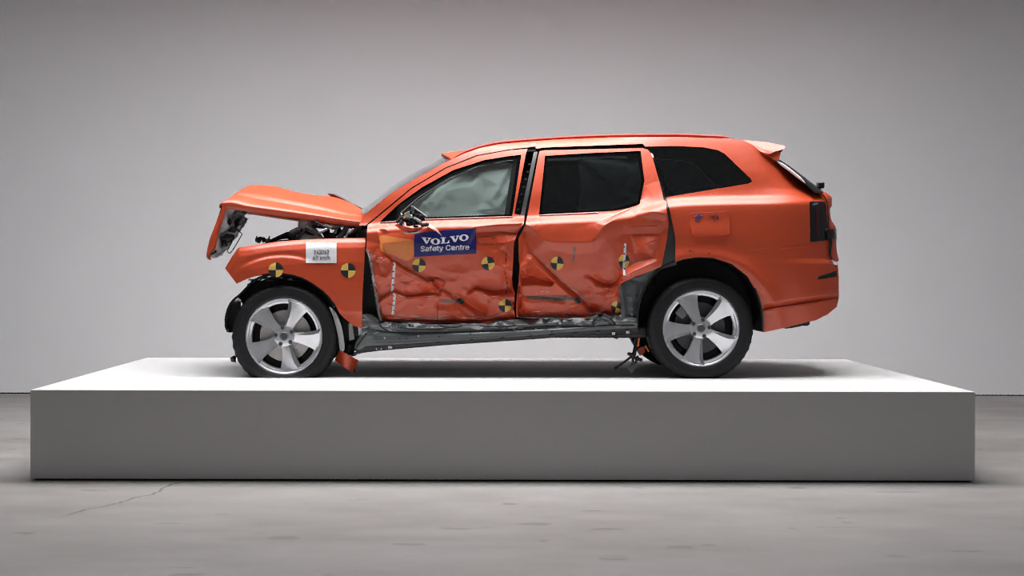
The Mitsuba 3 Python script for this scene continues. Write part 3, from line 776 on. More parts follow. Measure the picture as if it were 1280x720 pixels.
# ------------------------------------------------------------------ glass, airbags, cabin
fwin = rounded([(473, 278), (498.4, 254.3), (527.5, 233.2), (566.4, 211.7), (605, 199.2), (634.5, 194.4), (652.6, 192.6), (641.6, 268.8), (640.8, 270.8), (533, 274), (496, 276.4)])
fwin_glass = part('front_window', panel(fwin, Yside, 3.0, 0.004, off=0.014), 'clear_glass')
seal = fwin.difference(rounded([(500, 274), (500, 256), (529, 236.4), (567.5, 215), (605.6, 202.8), (634.5, 198.2), (647, 197), (636.6, 267.8), (533, 271.6)]).buffer(0))
part('window_seal', panel(seal, Yside, 1.6, 0.004, off=0.009), 'seal_black', parent='car__front_window')
part('divider', panel(rounded([(497, 255.6), (501, 252.6), (499, 276), (495, 276.2)]), Yside, 1.5, 0.008, off=0.006), 'gloss_black', parent='car__front_window')
part('pillar_trim', panel(rounded([(641.5, 199), (647, 198), (637, 268.5), (630.6, 268.8)]), Yside, 2, 0.01, off=0.05), 'seat_cloth', parent='car__front_window', label='dark grey trim seen through the glass')
rwin = rounded([(680.6, 194), (740, 190.4), (799, 188.0), (801.4, 188.4), (806.4, 226), (800.6, 255.2), (797, 257.2), (784.5, 261.4), (766.4, 264.4), (673, 269)])
part('rear_door_window', panel(rwin, Yside, 3.0, 0.004, off=0.012), 'privacy_glass')
rs = rwin.difference(rounded([(684.4, 197), (740, 193.6), (796, 191.2), (801.6, 226), (797, 253.5), (765.6, 261.6), (677.6, 266)]))
part('window_seal', panel(rs, Yside, 1.6, 0.004, off=0.008), 'seal_black', parent='car__rear_door_window')
for (pts, Y, par) in (([(475, 278.6), (496, 277.0), (533, 274.6), (585, 272.9), (641, 271.2)], Yfront, FDOOR), ([(674, 269.2), (720, 267.2), (748, 266)], Yrear, RDOOR), ([(748.4, 277.6), (757, 273.4), (775, 266.2), (786, 261.6)], lambda a, b: Yrear(a, b) - 0.012, RDOOR)):
    p = resample(pts, 24)
    part('belt_moulding', tube(at(p[:, 0], p[:, 1] - 0.3, Y(p[:, 0], p[:, 1]) - 0.004), 0.0032, 6), 'bare_metal' if par == RDOOR else 'light_grey', 'thin pale strip along the window sill', parent=par)

bag_rel = relief([[(505, 275, 60), (520, 254, 60), (545, 233.5, 64), (565, 221, 66), (592, 210, 66), (616, 203, 70), (641, 204, 70), (646, 213, 66), (640, 269, 50)],
                  [(523, 262, 10), (550, 239, 8), (570, 228, 4), (590, 217, 6)], [(590, 214, 50), (593, 218, 40), (588, 226, 22), (580, 233, -6)], [(596, 213, 8), (600, 220, 0), (590, 232, -10)], [(612, 210, 4), (630, 210, 6)],
                  [(636, 208, 0), (630, 222, -12), (622, 238, -16), (614, 250, -8)], [(640, 212, 34), (635, 224, 20), (627, 240, 10), (622, 250, 10)], [(638, 228, 4), (634, 246, -8), (620, 262, -4)], [(606, 236, 26), (604, 252, 30), (590, 264, 24)], [(560, 250, 14), (575, 258, 16)], [(540, 262, -2), (535, 272, 0)], [(560, 236, -16), (548, 255, -10)], [(530, 255, -10), (536, 264, 14)]],
                 (500, 195, 655, 282), 1.5, 0.004, 41)
AB = smooth_ring([(516, 256), (530, 244.6), (545, 234.4), (565, 221.5), (580, 214.6), (591, 211.2), (603, 207), (616, 203.8), (630, 203.6), (641, 205.4), (645, 213), (643, 240), (639, 272), (600, 276), (540, 278), (529, 277), (524, 266)], 6)
part('airbag_curtain', panel(Polygon(AB), lambda a, b: Yside(a, b) + 0.075 + bag_rel(a, b), 1.5, 0.02), 'airbag', 'pale inflated airbag curtain behind the front window')
bag2 = relief([[(685, 215, 0), (740, 198, 0), (800, 195, 20)], [(700, 203, 20), (725, 204, 40), (748, 222, 70), (770, 238, 60), (800, 246, 50)], [(725, 200, 0), (745, 213, 6), (760, 230, 14), (780, 246, 20)], [(690, 230, 60), (720, 250, 60), (760, 262, 60)], [(790, 210, 30), (800, 225, 10)], [(676, 258, 60), (678, 268, 70)]], (670, 185, 812, 275), 1.6, 0.01, 47)
part('airbag_curtain', panel(rounded([(722, 199), (760, 197), (798, 199), (802, 226), (797, 256), (766, 264), (722, 266), (727, 232)], 3), lambda a, b: Yside(a, b) + 0.10 + bag2(a, b), 1.8, 0.02), 'airbag', 'dim airbag curtain behind the dark rear door window')
part('seat_back_top', panel(rounded([(676, 266), (678, 255.5), (724, 253.6), (770, 253), (800, 252), (798, 266)], 1), lambda a, b: -0.60 + 0 * a, 4, 0.2), 'seat_cloth', 'dark rear bench behind the glass')

# roof, windscreen and the other side
def world(curve, n=60, Y=None):
    p = resample(curve, n)
    y = Y(p[:, 0], p[:, 1]) if Y is not None else p[:, 2]
    return at(p[:, 0], p[:, 1], y)


def skin(curves, nv=40):
    G = PchipInterpolator(np.arange(len(curves)), np.stack(curves), axis=0)(np.linspace(0, len(curves) - 1, nv))
    return G.reshape(-1, 3), grid_faces(nv, G.shape[1])


def flip(c):
    return c * np.array([1, -1, 1.0])


def plate(curves, t, nv=40):
    V, Fc = skin(curves, nv)
    a, b, _ = shell(V, Fc, t)
    return a, b


edge = world([(566, 199.2), (580, 192.4), (600, 185.4), (625, 180.4), (660, 177.4), (700, 174.4), (760, 172.2), (840, 171.4), (887, 172.8), (917, 174), (932, 177), (945, 184.5)], 70, Yside)
tt = np.linspace(0, 1, 70)[:, None]


def roof_row(s, crown=1.0):
    c = 1 - s * s
    front = np.clip(1 - tt / 0.16, 0, 1) ** 2
    return edge * [1, 0, 1] + np.hstack([-0.10 * front * c, edge[:, 1:2] * s, (0.028 + 0.055 * front) * c * crown])


part('roof', plate([roof_row(s) for s in (1, 0.92, 0.75, 0.5, 0.25, 0, -0.25, -0.5, -0.75, -0.92, -1)], (0, 0, -0.01), 44), 'orange_paint')
part('headliner', plate([roof_row(s) - [0, 0, 0.045] for s in (0.94, 0.5, 0, -0.5, -0.94)], (0, 0, -0.01), 16), 'cabin')
rail = world([(563, 200.6), (566, 198), (580, 190.8), (600, 183.8), (625, 178.6), (660, 175.4), (700, 172.6), (760, 170), (800, 169.2), (840, 169), (887, 170.6), (912, 172), (918, 173.6)], 70, lambda a, b: Yside(a, b + 2) + 0.02)
rr = 0.0125 * np.clip(np.minimum(np.arange(70), np.arange(69, -1, -1)) / 4.0, 0.2, 1)
RAIL = part('roof_rail', tube(rail, rr, 8), 'dark_orange', 'dark red roof rail')
repeat(RAIL, 'roof_rail', CAR, MIRROR)
part('roof_clip', panel(rounded([(663, 179.2), (669.6, 178.8), (670, 181.8), (666.5, 182.6), (663.4, 182)], 0.5), Yside, 1.0, 0.012, off=-0.006), 'chrome', 'small bright clip on the roof edge')
part('roof_clip', panel(rounded([(813.4, 190.6), (816, 193), (817.6, 197.4), (815.4, 196)], 0.2), Yside, 1.0, 0.01, off=-0.004), 'white_print', 'small white chip beside the rear door frame')

ws_n = world([(455, 267.5), (459.5, 265.4), (486.7, 243.2), (517.8, 224.2), (552.8, 205), (566, 199.4)], 50, Yside)
ws_c = world([(449, 264), (456, 259.6), (492, 232.2), (521, 214.2), (550, 199.0), (554, 194.6)], 50, lambda a, b: 0 * a)
ws_q = np.array(ws_n) * [1, 0, 1] * 0.42 + ws_c * [1, 0, 1] * 0.58 + np.array([0, 0, 0.0]) + (ws_n * [0, 0.55, 0])
part('windscreen', plate([ws_n, ws_q, ws_c, flip(ws_q), flip(ws_n)], (0.003, 0, -0.004), 30), 'clear_glass')

for src, nm in (('car__body_side', 'body_side'), ('car__rear_bumper_apron', 'rear_bumper_apron'), ('car__quarter_window', 'quarter_window'), ('car__front_window', 'front_window'), ('car__rear_door_window', 'rear_door_window')):
    k = repeat(src, nm, CAR, MIRROR)
fd2 = part('front_door', panel(door_f, Yside, 5, 0.02), 'orange_paint')
scene[fd2]['to_world'] = MIRROR
rd2 = part('rear_door', panel(door_r, Yside, 5, 0.02), 'orange_paint')
scene[rd2]['to_world'] = MIRROR
w2 = part('front_wing', panel(wing, Ywing, 4, 0.02), 'orange_paint')
scene[w2]['to_world'] = MIRROR
s2 = part('sill', panel(rounded(SILL), lambda a, b: -0.93 + 0 * a, 5, 0.05), 'primer_grey')
scene[s2]['to_world'] = MIRROR

for poly, nm in ((door_f, 'door_trim'), (door_r, 'door_trim'), (side_poly, 'side_trim')):
    k = part(nm, panel(poly, Yin(0.035), 6, 0.008), 'cabin', 'dark inner lining of the far side')
    scene[k]['to_world'] = MIRROR

# cabin
X = lambda px: (px - VX) * 12.9 / F
Z = lambda py: CAM[2] - (py - VY) * 12.9 / F
part('floor_pan', cat(box(X(440), X(800), -0.84, 0.84, Z(418), Z(404), 0.02), box(X(800), X(1005), -0.50, 0.50, Z(405), Z(380), 0.02), box(X(330), X(440), -0.42, 0.42, Z(410), Z(380), 0.02)), 'black_plastic')
part('inner_side', panel(rounded([(452, 290), (640, 284), (830, 284), (830, 335), (800, 352), (780, 400), (480, 408), (462, 330)]), lambda a, b: -0.68 + 0 * a, 8, 0.02), 'cabin', 'black inner side of the cabin')
part('dashboard', box(X(462), X(520), -0.72, 0.72, Z(330), Z(277), 0.06), 'cabin')
for y in (-0.36, 0.36):
    part('front_seat', cat(box(X(575), X(655), y - 0.25, y + 0.25, Z(362), Z(335), 0.06),
                           trimesh.convex.convex_hull(np.vstack([box(X(638), X(658), y - 0.25, y + 0.25, Z(345), Z(330), 0.05).vertices, box(X(656), X(674), y - 0.22, y + 0.22, Z(262), Z(245), 0.04).vertices])), box(X(662), X(676), y - 0.13, y + 0.13, Z(243), Z(216), 0.04)), 'seat_cloth')
part('rear_bench', cat(box(X(740), X(815), -0.62, 0.62, Z(362), Z(332), 0.06), trimesh.convex.convex_hull(np.vstack([box(X(800), X(822), -0.62, 0.62, Z(345), Z(325), 0.05).vertices, box(X(822), X(838), -0.6, 0.6, Z(262), Z(250), 0.04).vertices]))), 'seat_cloth')
part('boot_floor', box(X(840), X(1010), -0.6, 0.6, Z(262), Z(255), 0.01), 'cabin')

# ------------------------------------------------------------------ bonnet, crushed nose
NB = 70
h0 = world([(277.5, 258.4, -0.80), (281, 259, -0.80), (309, 263.4, -0.80), (348, 269, -0.80), (400, 276, -0.80), (440, 281.6, -0.80), (450, 282.4, -0.80)], NB)
h0i = h0 + [0, 0.05, 0.012]
h1 = world([(278, 254.6, -0.825), (284, 254.2, -0.825), (310, 258.6, -0.825), (348, 263.8, -0.825), (400, 271, -0.825), (440, 276.6, -0.825), (455, 278.2, -0.825)], NB)
h1b = world([(281, 251.6, -0.81), (287, 250.6, -0.81), (312, 255.6, -0.81), (348, 260.6, -0.81), (400, 268.2, -0.81), (440, 274.6, -0.81), (457, 276.4, -0.81)], NB)
h2 = world([(289, 245.6, -0.70), (294, 244.8, -0.70), (320, 249.8, -0.70), (348, 254.6, -0.70), (402, 264.4, -0.70), (436, 270.8, -0.70), (458, 273.4, -0.72)], NB)
h2a = world([(290, 244.9, -0.675), (295, 244.2, -0.675), (320.5, 248.9, -0.675), (348.5, 253.6, -0.66), (402, 263.4, -0.655), (436, 269.8, -0.655), (457.6, 272.2, -0.69)], NB)
h2b = world([(293, 242.4, -0.60), (301, 239.6, -0.60), (322, 242.6, -0.60), (348, 247.4, -0.60), (402, 257.6, -0.60), (434, 265.0, -0.60), (456, 269.0, -0.62)], NB)
h3 = world([(297, 240.2, -0.30), (310, 234.2, -0.30), (322, 233.6, -0.30), (344, 236.4, -0.30), (392, 247.6, -0.30), (428, 255.6, -0.30), (452, 262.6, -0.34)], NB)
h4 = world([(300, 239.6, 0), (311, 232.8, 0), (320, 231.2, 0), (342, 232.8, 0), (367, 239, 0), (391, 243.6, 0), (411, 245.2, 0), (452, 261.6, 0)], NB)
hood = [h0i, h0, h1, h1b, h2, h2a, h2b, h3, h4, flip(h3), flip(h2b), flip(h2a), flip(h2), flip(h1b), flip(h1), flip(h0), flip(h0i)]
part('bonnet', plate(hood, (0, 0, -0.008), 100), 'orange_paint', 'orange bonnet bent upwards and lifted off the wings')
seal_c = world([(410, 243.6, -0.02), (414, 244.2, -0.02), (424, 248.4, -0.02), (436, 254.4, -0.02), (446, 259, -0.02), (452.6, 261.6, -0.02)], 30)
sr = np.interp(np.linspace(0, 1, 30), [0, 0.08, 0.4, 0.8, 1], [0.003, 0.014, 0.015, 0.009, 0.003])
part('bonnet_seal', tube(seal_c + [0, 0, 0.006], sr, 8), 'lamp_red', 'dark lifted rear edge of the bonnet')
part('bonnet_underside', plate([c + [0.02, 0.05 if c[0, 1] < 0 else -0.05, -0.028] for c in (h1b, h2, h3, h4, flip(h3), flip(h2), flip(h1b))], (0, 0, -0.006), 24), 'dark_metal', 'dark metal frame under the bonnet')

NV = 46
n_out = world([(277, 257.2, -0.80), (275.4, 262, -0.80), (270.5, 277, -0.80), (266.4, 288, -0.80), (262, 301, -0.80), (259.6, 312, -0.80), (258.2, 320, -0.80), (260.4, 324.4, -0.80)], NV)
n_lip = world([(281.6, 258.4, -0.83), (279.4, 263, -0.83), (275, 277, -0.83), (270.4, 288, -0.83), (267, 301, -0.83), (265.4, 309, -0.83), (261.5, 317, -0.83), (261, 323.6, -0.83)], NV)
n_in = world([(283, 259.4, -0.78), (281.6, 264, -0.78), (277.2, 277, -0.78), (273, 288, -0.78), (270.4, 301, -0.78), (269, 309, -0.78), (263.6, 317.4, -0.78), (261.6, 322.6, -0.78)], NV)
DN = np.stack([-sm(0, 0.7, np.linspace(0, 1, NV)), np.zeros(NV), np.zeros(NV)], -1)
nn = n_in.copy(); rows = [n_in]
far = world([(309.6, 262.4, 0.10), (305, 271, 0.10), (299.6, 284, 0.10), (295, 292, 0.10), (287.6, 302, 0.10), (279, 312.6, 0.10), (272, 318.6, 0.10), (266, 321, 0.10)], NV)
for a in (0.25, 0.5, 0.75, 1.0):
    rows.append(n_in * (1 - a) + far * a)
V, Fc = skin(rows, 60)
w = meshkit.fbm(V * [16, 9, 9], 3, 3); w2 = 1 - 2 * np.abs(meshkit.fbm(V * [9, 9, 5] + 4, 3, 8) - 0.5) * 2
am = np.clip((V[:, 1] + 0.78) / 0.12, 0, 1)[:, None]
V = V + am * np.stack([np.maximum(0.10 * (w2 - 0.5) + 0.05 * (w - 0.5), -0.006), 0 * w, 0.04 * (w - 0.5) * np.clip((V[:, 1] + 0.7) / 0.3, 0, 1)], -1)


def crumpled(p, n, uv):
    a = fbm(p.y * 16, p.z * 7, p.x * 12, 3)
    return mix((0.035, 0.035, 0.038), (0.74, 0.75, 0.77), smoothstep(0.34, 0.42, a))


scene['mat_crumpled'] = principled(mikit.proc(crumpled), 0.35, metal=0.15)
a, b, _ = shell(V, Fc, (-0.012, 0, 0))
part('nose_inner_panel', (a, b), 'crumpled', 'crumpled bare metal inside the crushed nose', smooth=False)
part('nose_panel', plate([n_in, n_lip, n_out, n_out * [1, 0, 1] + [0, -0.4, 0] + DN * 0.055, n_out * [1, 0, 1] + DN * 0.12, n_out * [1, 0, 1] + [0, 0.35, 0] + DN * 0.16], (0.006, 0, 0), 40), 'orange_paint', 'orange strip of the crushed nose hanging from the bonnet')
hf = np.array([c[0] for c in hood[1:-1]])
hl = np.stack([np.full(len(hf), n_out[1, 0] - 0.01) + 0.05 * (1 - (hf[:, 1] / 0.85) ** 2) * 0, hf[:, 1], np.full(len(hf), n_out[2, 2])], -1)
part('nose_top', plate([hf + [0.004, 0, -0.004], hf * 0.5 + hl * 0.5 + [-0.01, 0, 0.01], hl], (0.012, 0, 0), 8), 'orange_paint')
part('nose_hinge', chunk(at(307, 263, -0.5), (0.035, 0.05, 0.045), 3), 'black_plastic')
part('nose_bracket', cat(chunk(at(284, 297, -0.6), (0.07, 0.05, 0.05), 12), chunk(at(279, 305, -0.6), (0.04, 0.05, 0.04), 13), chunk(at(291, 288, -0.55), (0.05, 0.05, 0.035), 14)), 'dark_metal')
part('nose_scrap', cat(chunk(at(265, 316, -0.8), (0.03, 0.04, 0.025), 22), chunk(at(268.4, 314.6, -0.7), (0.025, 0.05, 0.022), 24)), 'black_plastic')
lp = [(293.6, 286, -0.6), (296, 287.4, -0.6), (302, 291.4, -0.6), (302.6, 293, -0.6), (292.6, 310, -0.6), (288, 316.2, -0.6), (286.6, 316.6, -0.6), (284, 314.6, -0.6), (284, 313.2, -0.6), (290, 302.6, -0.6), (289.4, 301.4, -0.6), (286.6, 299.6, -0.6)]
lp = np.array([[*p] for p in lp])
part('wire_loop', tube(at(lp[:, 0], lp[:, 1], lp[:, 2]), 0.0035, 7), 'black_plastic', 'thin bent wire hanging off the nose')

# ------------------------------------------------------------------ engine bay
def blob(name, mat, px, py, y, size, seed, n=16, label=None):
    return part(name, chunk(at(px, py, y), np.array(size), seed, n), mat, label, smooth=False)


inner = rounded([(318, 308), (330, 304), (350, 300), (370, 299), (400, 297), (457, 296), (457, 412), (420, 390), (390, 354), (330, 344), (312, 346)])
part('inner_wing', panel(inner, lambda a, b: -0.70 + 0 * a, 4, 0.02), 'black_plastic')
part('strut_tower', cat(hull_tubes([((at(382, 281.5, -0.72), 0.058), (at(387, 282.5, -0.70), 0.05))]),
                        trimesh.convex.convex_hull(np.vstack([box(*(at(370, 300, -0.75)[0], at(402, 300, -0.75)[0]), -0.78, -0.5, at(380, 304, -0.75)[2], at(380, 298, -0.75)[2]).vertices, box(at(376, 300, -0.75)[0], at(391, 300, -0.75)[0], -0.74, -0.55, at(380, 290, -0.75)[2], at(380, 284, -0.75)[2]).vertices]))), 'cast_metal', 'grey domed strut tower', smooth=40)
for i, (x0, y0, x1, y1, w, m) in enumerate(((377, 288, 398, 297, 0.012, 'gap_black'), (372, 298, 382, 287, 0.014, 'primer_grey'), (384, 284, 400, 294, 0.012, 'primer_grey'), (394, 277, 411, 287, 0.010, 'gap_black'), (396, 274, 396.5, 281, 0.008, 'gap_black'), (392, 283, 406, 284.5, 0.012, 'gap_black'), (366, 292, 372, 288, 0.03, 'gap_black'),
                                            (400, 290, 408, 286.6, 0.014, 'bare_metal'), (417, 292, 423, 284, 0.009, 'tan'), (425, 296, 434, 284, 0.022, 'primer_grey'), (416, 285, 430, 281, 0.014, 'dark_metal'), (437, 291, 441, 287, 0.013, 'torn_metal'), (428, 283, 433, 287, 0.008, 'chrome'), (441, 290, 447, 284, 0.016, 'primer_grey'), (408, 282, 414, 284, 0.016, 'light_grey'), (432, 298, 436, 288, 0.009, 'torn_metal'), (447, 297, 450, 285, 0.02, 'dark_metal'))):
    yy = -0.76 - 0.02 * (i % 4)
    part('engine_bracket' if m not in ('gap_black',) else 'engine_hose', hull_tubes([((at(x0, y0, yy), w), (at(x1, y1, yy), w * 0.8))]), m, parent=CAR)
for i, (x, y, s, m) in enumerate(((407, 292, (0.05, 0.08, 0.045), 'gloss_black'), (414, 296, (0.05, 0.08, 0.05), 'black_plastic'), (424, 292, (0.04, 0.08, 0.055), 'gloss_black'), (434, 294, (0.05, 0.08, 0.05), 'black_plastic'), (444, 293, (0.05, 0.08, 0.06), 'gloss_black'), (452, 291, (0.05, 0.08, 0.06), 'black_plastic'), (420, 285, (0.03, 0.06, 0.02), 'dark_metal'), (440, 284, (0.05, 0.1, 0.02), 'black_plastic'), (450, 285, (0.04, 0.1, 0.03), 'black_plastic'),
                                  (322.5, 300.6, (0.036, 0.05, 0.036), 'black_plastic'), (329, 300.4, (0.03, 0.05, 0.03), 'cabin'), (335, 300.8, (0.03, 0.05, 0.024), 'dark_metal'), (368, 297, (0.025, 0.05, 0.03), 'black_plastic'), (395, 299, (0.05, 0.05, 0.02), 'dark_metal'), (376, 299, (0.03, 0.05, 0.014), 'dark_metal'))):
    blob('engine_piece', m, x, y, -0.72, s, 60 + i)
part('torn_hose', hull_tubes([((at(333, 303, -0.6), 0.008), (at(352, 296, -0.6), 0.018)), ((at(352, 296, -0.6), 0.018), (at(360, 294, -0.6), 0.026)), ((at(360, 294, -0.6), 0.026), (at(364, 298, -0.6), 0.02))]), 'gloss_black', 'shiny black torn hose', smooth=40)
for x, y, dx, dy in ((320.6, 299, 0.4, -4), (323.5, 299, 2, -3), (327, 299, -0.6, -3.2), (329.5, 299, 1, -2), (336, 299, 1.2, -4), (337, 299, -1.6, -2.4)):
    part('wire_end', tube(at([x, x + dx * 0.4, x + dx], [y, y + dy * 0.6, y + dy], [-0.62] * 3), 0.0045, 6), 'black_plastic')

# ------------------------------------------------------------------ wheel wells
def strip(path, y0, y1, t=0.012, n=60, c=(876, 412)):
    p = resample([(a, b) for a, b in path], n)
    A, B = at(p[:, 0], p[:, 1], y0), at(p[:, 0], p[:, 1], y0)
    ctr = at(c[0], c[1], y0)
    B = B + [0, y1 - y0, 0]
    V, Fc = skin([A, (A + B) / 2, B], 5)
    d = V - ctr; d[:, 1] = 0; d /= np.linalg.norm(d, axis=1, keepdims=True)
    a, b, _ = shell(V, Fc, d * t)
    return a, b


part('rear_arch_liner', strip([(798, 405), (797.6, 395), (801.6, 373.7), (809.6, 355.5), (821, 340.8), (832, 332.6), (844, 327.6), (856, 324.6), (873, 322.6), (892, 323.6), (914, 331), (933.6, 346), (945.4, 366.7), (951.4, 388), (953, 415)], -0.955, -0.52, 0.01), 'black_plastic')
part('rear_well_wall', panel(rounded([(797, 404), (801, 362), (818, 336), (850, 318), (876, 314), (905, 322), (938, 346), (950, 385), (953, 412), (900, 404)]), lambda a, b: -0.52 + 0 * a, 8, 0.02), 'black_plastic')
part('front_arch_liner', strip([(286.4, 415.4), (283.4, 409), (283, 401), (284.6, 391), (288, 382), (292.6, 375.6), (300, 369.6), (310, 359.4), (318, 351.5), (328, 347), (342, 344.4), (356, 344.4), (372, 347.5), (386, 353), (398, 361), (409, 372), (417, 386)], -0.93, -0.60, 0.014, 60, (355, 422)), 'gloss_black', 'torn black arch liner sticking out ahead of the front wheel')
part('arch_liner_lip', panel(rounded([(283.4, 410), (283.2, 400), (285, 390.6), (289, 382), (297, 376.5), (301, 376), (300, 388), (298, 402), (296, 414), (287, 416)]), lambda a, b: -0.80 + 0 * a, 2, 0.03), 'black_plastic')
part('front_well_wall', panel(rounded([(303, 380), (300, 373), (316, 354), (345, 345), (380, 350), (405, 366), (425, 392), (452, 410), (453, 430), (441, 440), (424, 440), (300, 420)]), lambda a, b: -0.60 + 0 * a, 8, 0.02), 'black_plastic')
for i, (x, y, s, m) in enumerate(((316, 351, (0.03, 0.05, 0.02), 'dark_metal'), (322, 348.5, (0.03, 0.05, 0.016), 'light_grey'), (312, 356, (0.02, 0.05, 0.016), 'black_plastic'), (330, 347, (0.05, 0.06, 0.02), 'primer_grey'), (350, 347, (0.05, 0.05, 0.02), 'black_plastic'), (372, 350, (0.05, 0.05, 0.025), 'gloss_black'), (340, 351, (0.05, 0.05, 0.015), 'dark_metal'), (362, 349, (0.03, 0.05, 0.02), 'dark_metal'), (312, 349.6, (0.012, 0.03, 0.012), 'bare_metal'))):
    blob('liner_scrap', m, x, y, -0.86, s, 80 + i)
for i, (x, y, s) in enumerate(((283.6, 396, (0.012, 0.03, 0.012)), (283.2, 404, (0.012, 0.03, 0.012)), (285, 412, (0.012, 0.03, 0.014)), (285.6, 388, (0.01, 0.03, 0.012)))):
    blob('liner_clip', 'black_plastic', x, y, -0.90, s, 95 + i)
part('arch_edge_strip', panel(Polygon(smooth_ring([(411.5, 384), (416, 387), (421, 394), (427, 411), (430.2, 436), (425.2, 437.4), (422.6, 420), (416.6, 396)], 6)), lambda a, b: -0.955 + 0.02 * sm(3, 0, np.abs(a - 418 - (b - 390) * 0.2)), 1.5, 0.05), 'light_grey', 'pale bent strip behind the front wheel')
part('inner_bracket', panel(rounded([(435.4, 404), (441, 402), (447, 412), (446, 424), (436.8, 426.4)]), lambda a, b: -0.82 + 0.006 * (a - 435), 2, 0.03), 'dark_metal')
part('inner_bracket', panel(rounded([(435.6, 404.6), (440, 403.6), (443, 424), (436.6, 425.8)]), lambda a, b: -0.86 + 0.0 * a, 2, 0.01), 'light_grey')
part('inner_bracket', panel(rounded([(447.4, 408), (452.4, 408.6), (452.2, 416), (448.4, 420)]), lambda a, b: -0.88 + 0.0 * a, 2, 0.01), 'white_print', 'small pale end of a bracket')
part('inner_bracket', panel(rounded([(428, 398), (436.6, 405), (436, 424), (431, 422), (427, 408)]), lambda a, b: -0.84 + 0.0 * a, 2, 0.02), 'gloss_black')
part('subframe_end', cat(*[chunk(at(x, y, -0.8), s, 110 + i) for i, (x, y, s) in enumerate(((437, 435, (0.06, 0.1, 0.05)), (446, 436, (0.05, 0.08, 0.03)), (434, 443, (0.04, 0.1, 0.05)), (441, 442, (0.04, 0.08, 0.025)), (449, 441, (0.014, 0.03, 0.012))))]), 'black_plastic', 'black torn end of the underbody', smooth=False)
fl = rounded([(418.3, 450), (424.4, 437.8), (430, 440.4), (436.7, 444.4), (447.8, 450.2), (446, 456), (443, 463.4), (440.6, 465.4), (430, 459)])
part('torn_flap', panel(fl, lambda a, b: -0.88 + 0.0012 * (b - 440) ** 1.0 + 0.00045 * (a - 433) ** 2, 1.4, 0.008), 'orange_paint', 'orange torn trim flap hanging behind the front wheel')
part('flap_clip', chunk(at(443, 463, -0.87), (0.012, 0.02, 0.014), 4), 'black_plastic', parent='car__torn_flap')

# bracket hanging before the rear wheel
hb = lambda *p: [at(x, y, -0.78) for x, y in p]
part('hanging_bracket', cat(hull_tubes([((at(769.8, 460, -0.78), 0.011), (at(772, 458.6, -0.78), 0.008)), ((at(772, 458.6, -0.78), 0.007), (at(787, 447.6, -0.78), 0.009)), ((at(786, 442.4, -0.78), 0.012), (at(792, 444, -0.78), 0.016)), ((at(795.4, 430, -0.78), 0.015), (at(792, 445, -0.78), 0.015)),
                                        ((at(789, 446, -0.78), 0.012), (at(801, 449.6, -0.78), 0.012)), ((at(791, 450, -0.78), 0.01), (at(791, 455, -0.78), 0.01)), ((at(797, 446, -0.78), 0.01), (at(794.4, 454, -0.78), 0.008)), ((at(797, 410, -0.76), 0.02), (at(795.6, 432, -0.77), 0.015))]),
                            trimesh.convex.convex_hull(np.array([at(x, y, yy) for x, y in ((784.4, 460.5), (789.6, 453.6), (795.6, 459.6), (789.2, 467)) for yy in (-0.79, -0.76)]))), 'gloss_black', 'black broken bracket dangling before the rear wheel', smooth=40)
part('torn_strap', trimesh.convex.convex_hull(np.array([at(x, y, yy) for x, y in ((795.6, 438), (800, 434), (807, 433), (805.6, 441), (800, 445)) for yy in (-0.76, -0.72)])), 'rust_red', 'dark red torn strap', smooth=40)
part('brake_hose', hull_tubes([((at(799.6, 418, -0.79), 0.006), (at(797.6, 432, -0.79), 0.009)), ((at(807, 432.6, -0.79), 0.006), (at(811, 439, -0.79), 0.007))]), 'amber', 'short pinkish brown hose ends', smooth=40)

# ------------------------------------------------------------------ rear end
seam = 'gloss_black'
lampP = rounded([(1012.8, 255), (1014.4, 252.6), (1018, 251.8), (1030, 252.4), (1032, 256), (1034.4, 284), (1036, 299), (1031, 300.8), (1013.4, 302.4)])
part('tail_lamp', panel(lampP, Yquarter, 1.0, 0.03, off=-0.004), 'gloss_black', 'dark smoked tail lamp')
TL = 'car__tail_lamp'
part('red_strip', panel(rounded([(1019.8, 257), (1023.6, 256.6), (1024.4, 296), (1020.6, 296.6)]), Yquarter, 1.0, 0.002, off=-0.007), 'lamp_red', 'deep red strip inside the lamp', parent=TL)
part('highlight_bar', panel(rounded([(1015, 255.6), (1019, 253.4), (1023, 253.2), (1022, 255.4), (1017, 256.6)], 0.2), Yquarter, 1.0, 0.002, off=-0.007), 'chrome', 'small bright reflector', parent=TL)
NR = 60
tn = world([(1026.5, 240, -0.64), (1033.4, 250, -0.65), (1034.6, 262, -0.65), (1036.4, 286, -0.65), (1039, 299, -0.64), (1039.6, 318, -0.64), (1042.6, 328, -0.63)], NR)
ts = world([(1032.6, 240.6, -0.52), (1039.8, 248.6, -0.52), (1039.9, 257, -0.53), (1037, 261.4, -0.55), (1038.6, 273, -0.54), (1045.0, 285.6, -0.52), (1045.8, 297, -0.52), (1045.4, 303, -0.53), (1048.8, 325.4, -0.50)], NR)
tc = ts * [1, 0, 1] + [0.045, 0, 0]
th_ = ts * [1, 0.45, 1] + [0.03, 0, 0]
part('tailgate', plate([tn + [-0.02, 0, 0], tn, tn * 0.4 + ts * 0.6 + [0.008, 0, 0], ts, th_, tc, flip(th_), flip(ts), flip(tn * 0.4 + ts * 0.6 + [0.008, 0, 0]), flip(tn), flip(tn) + [-0.02, 0, 0]], (-0.012, 0, 0), 60), 'orange_paint')
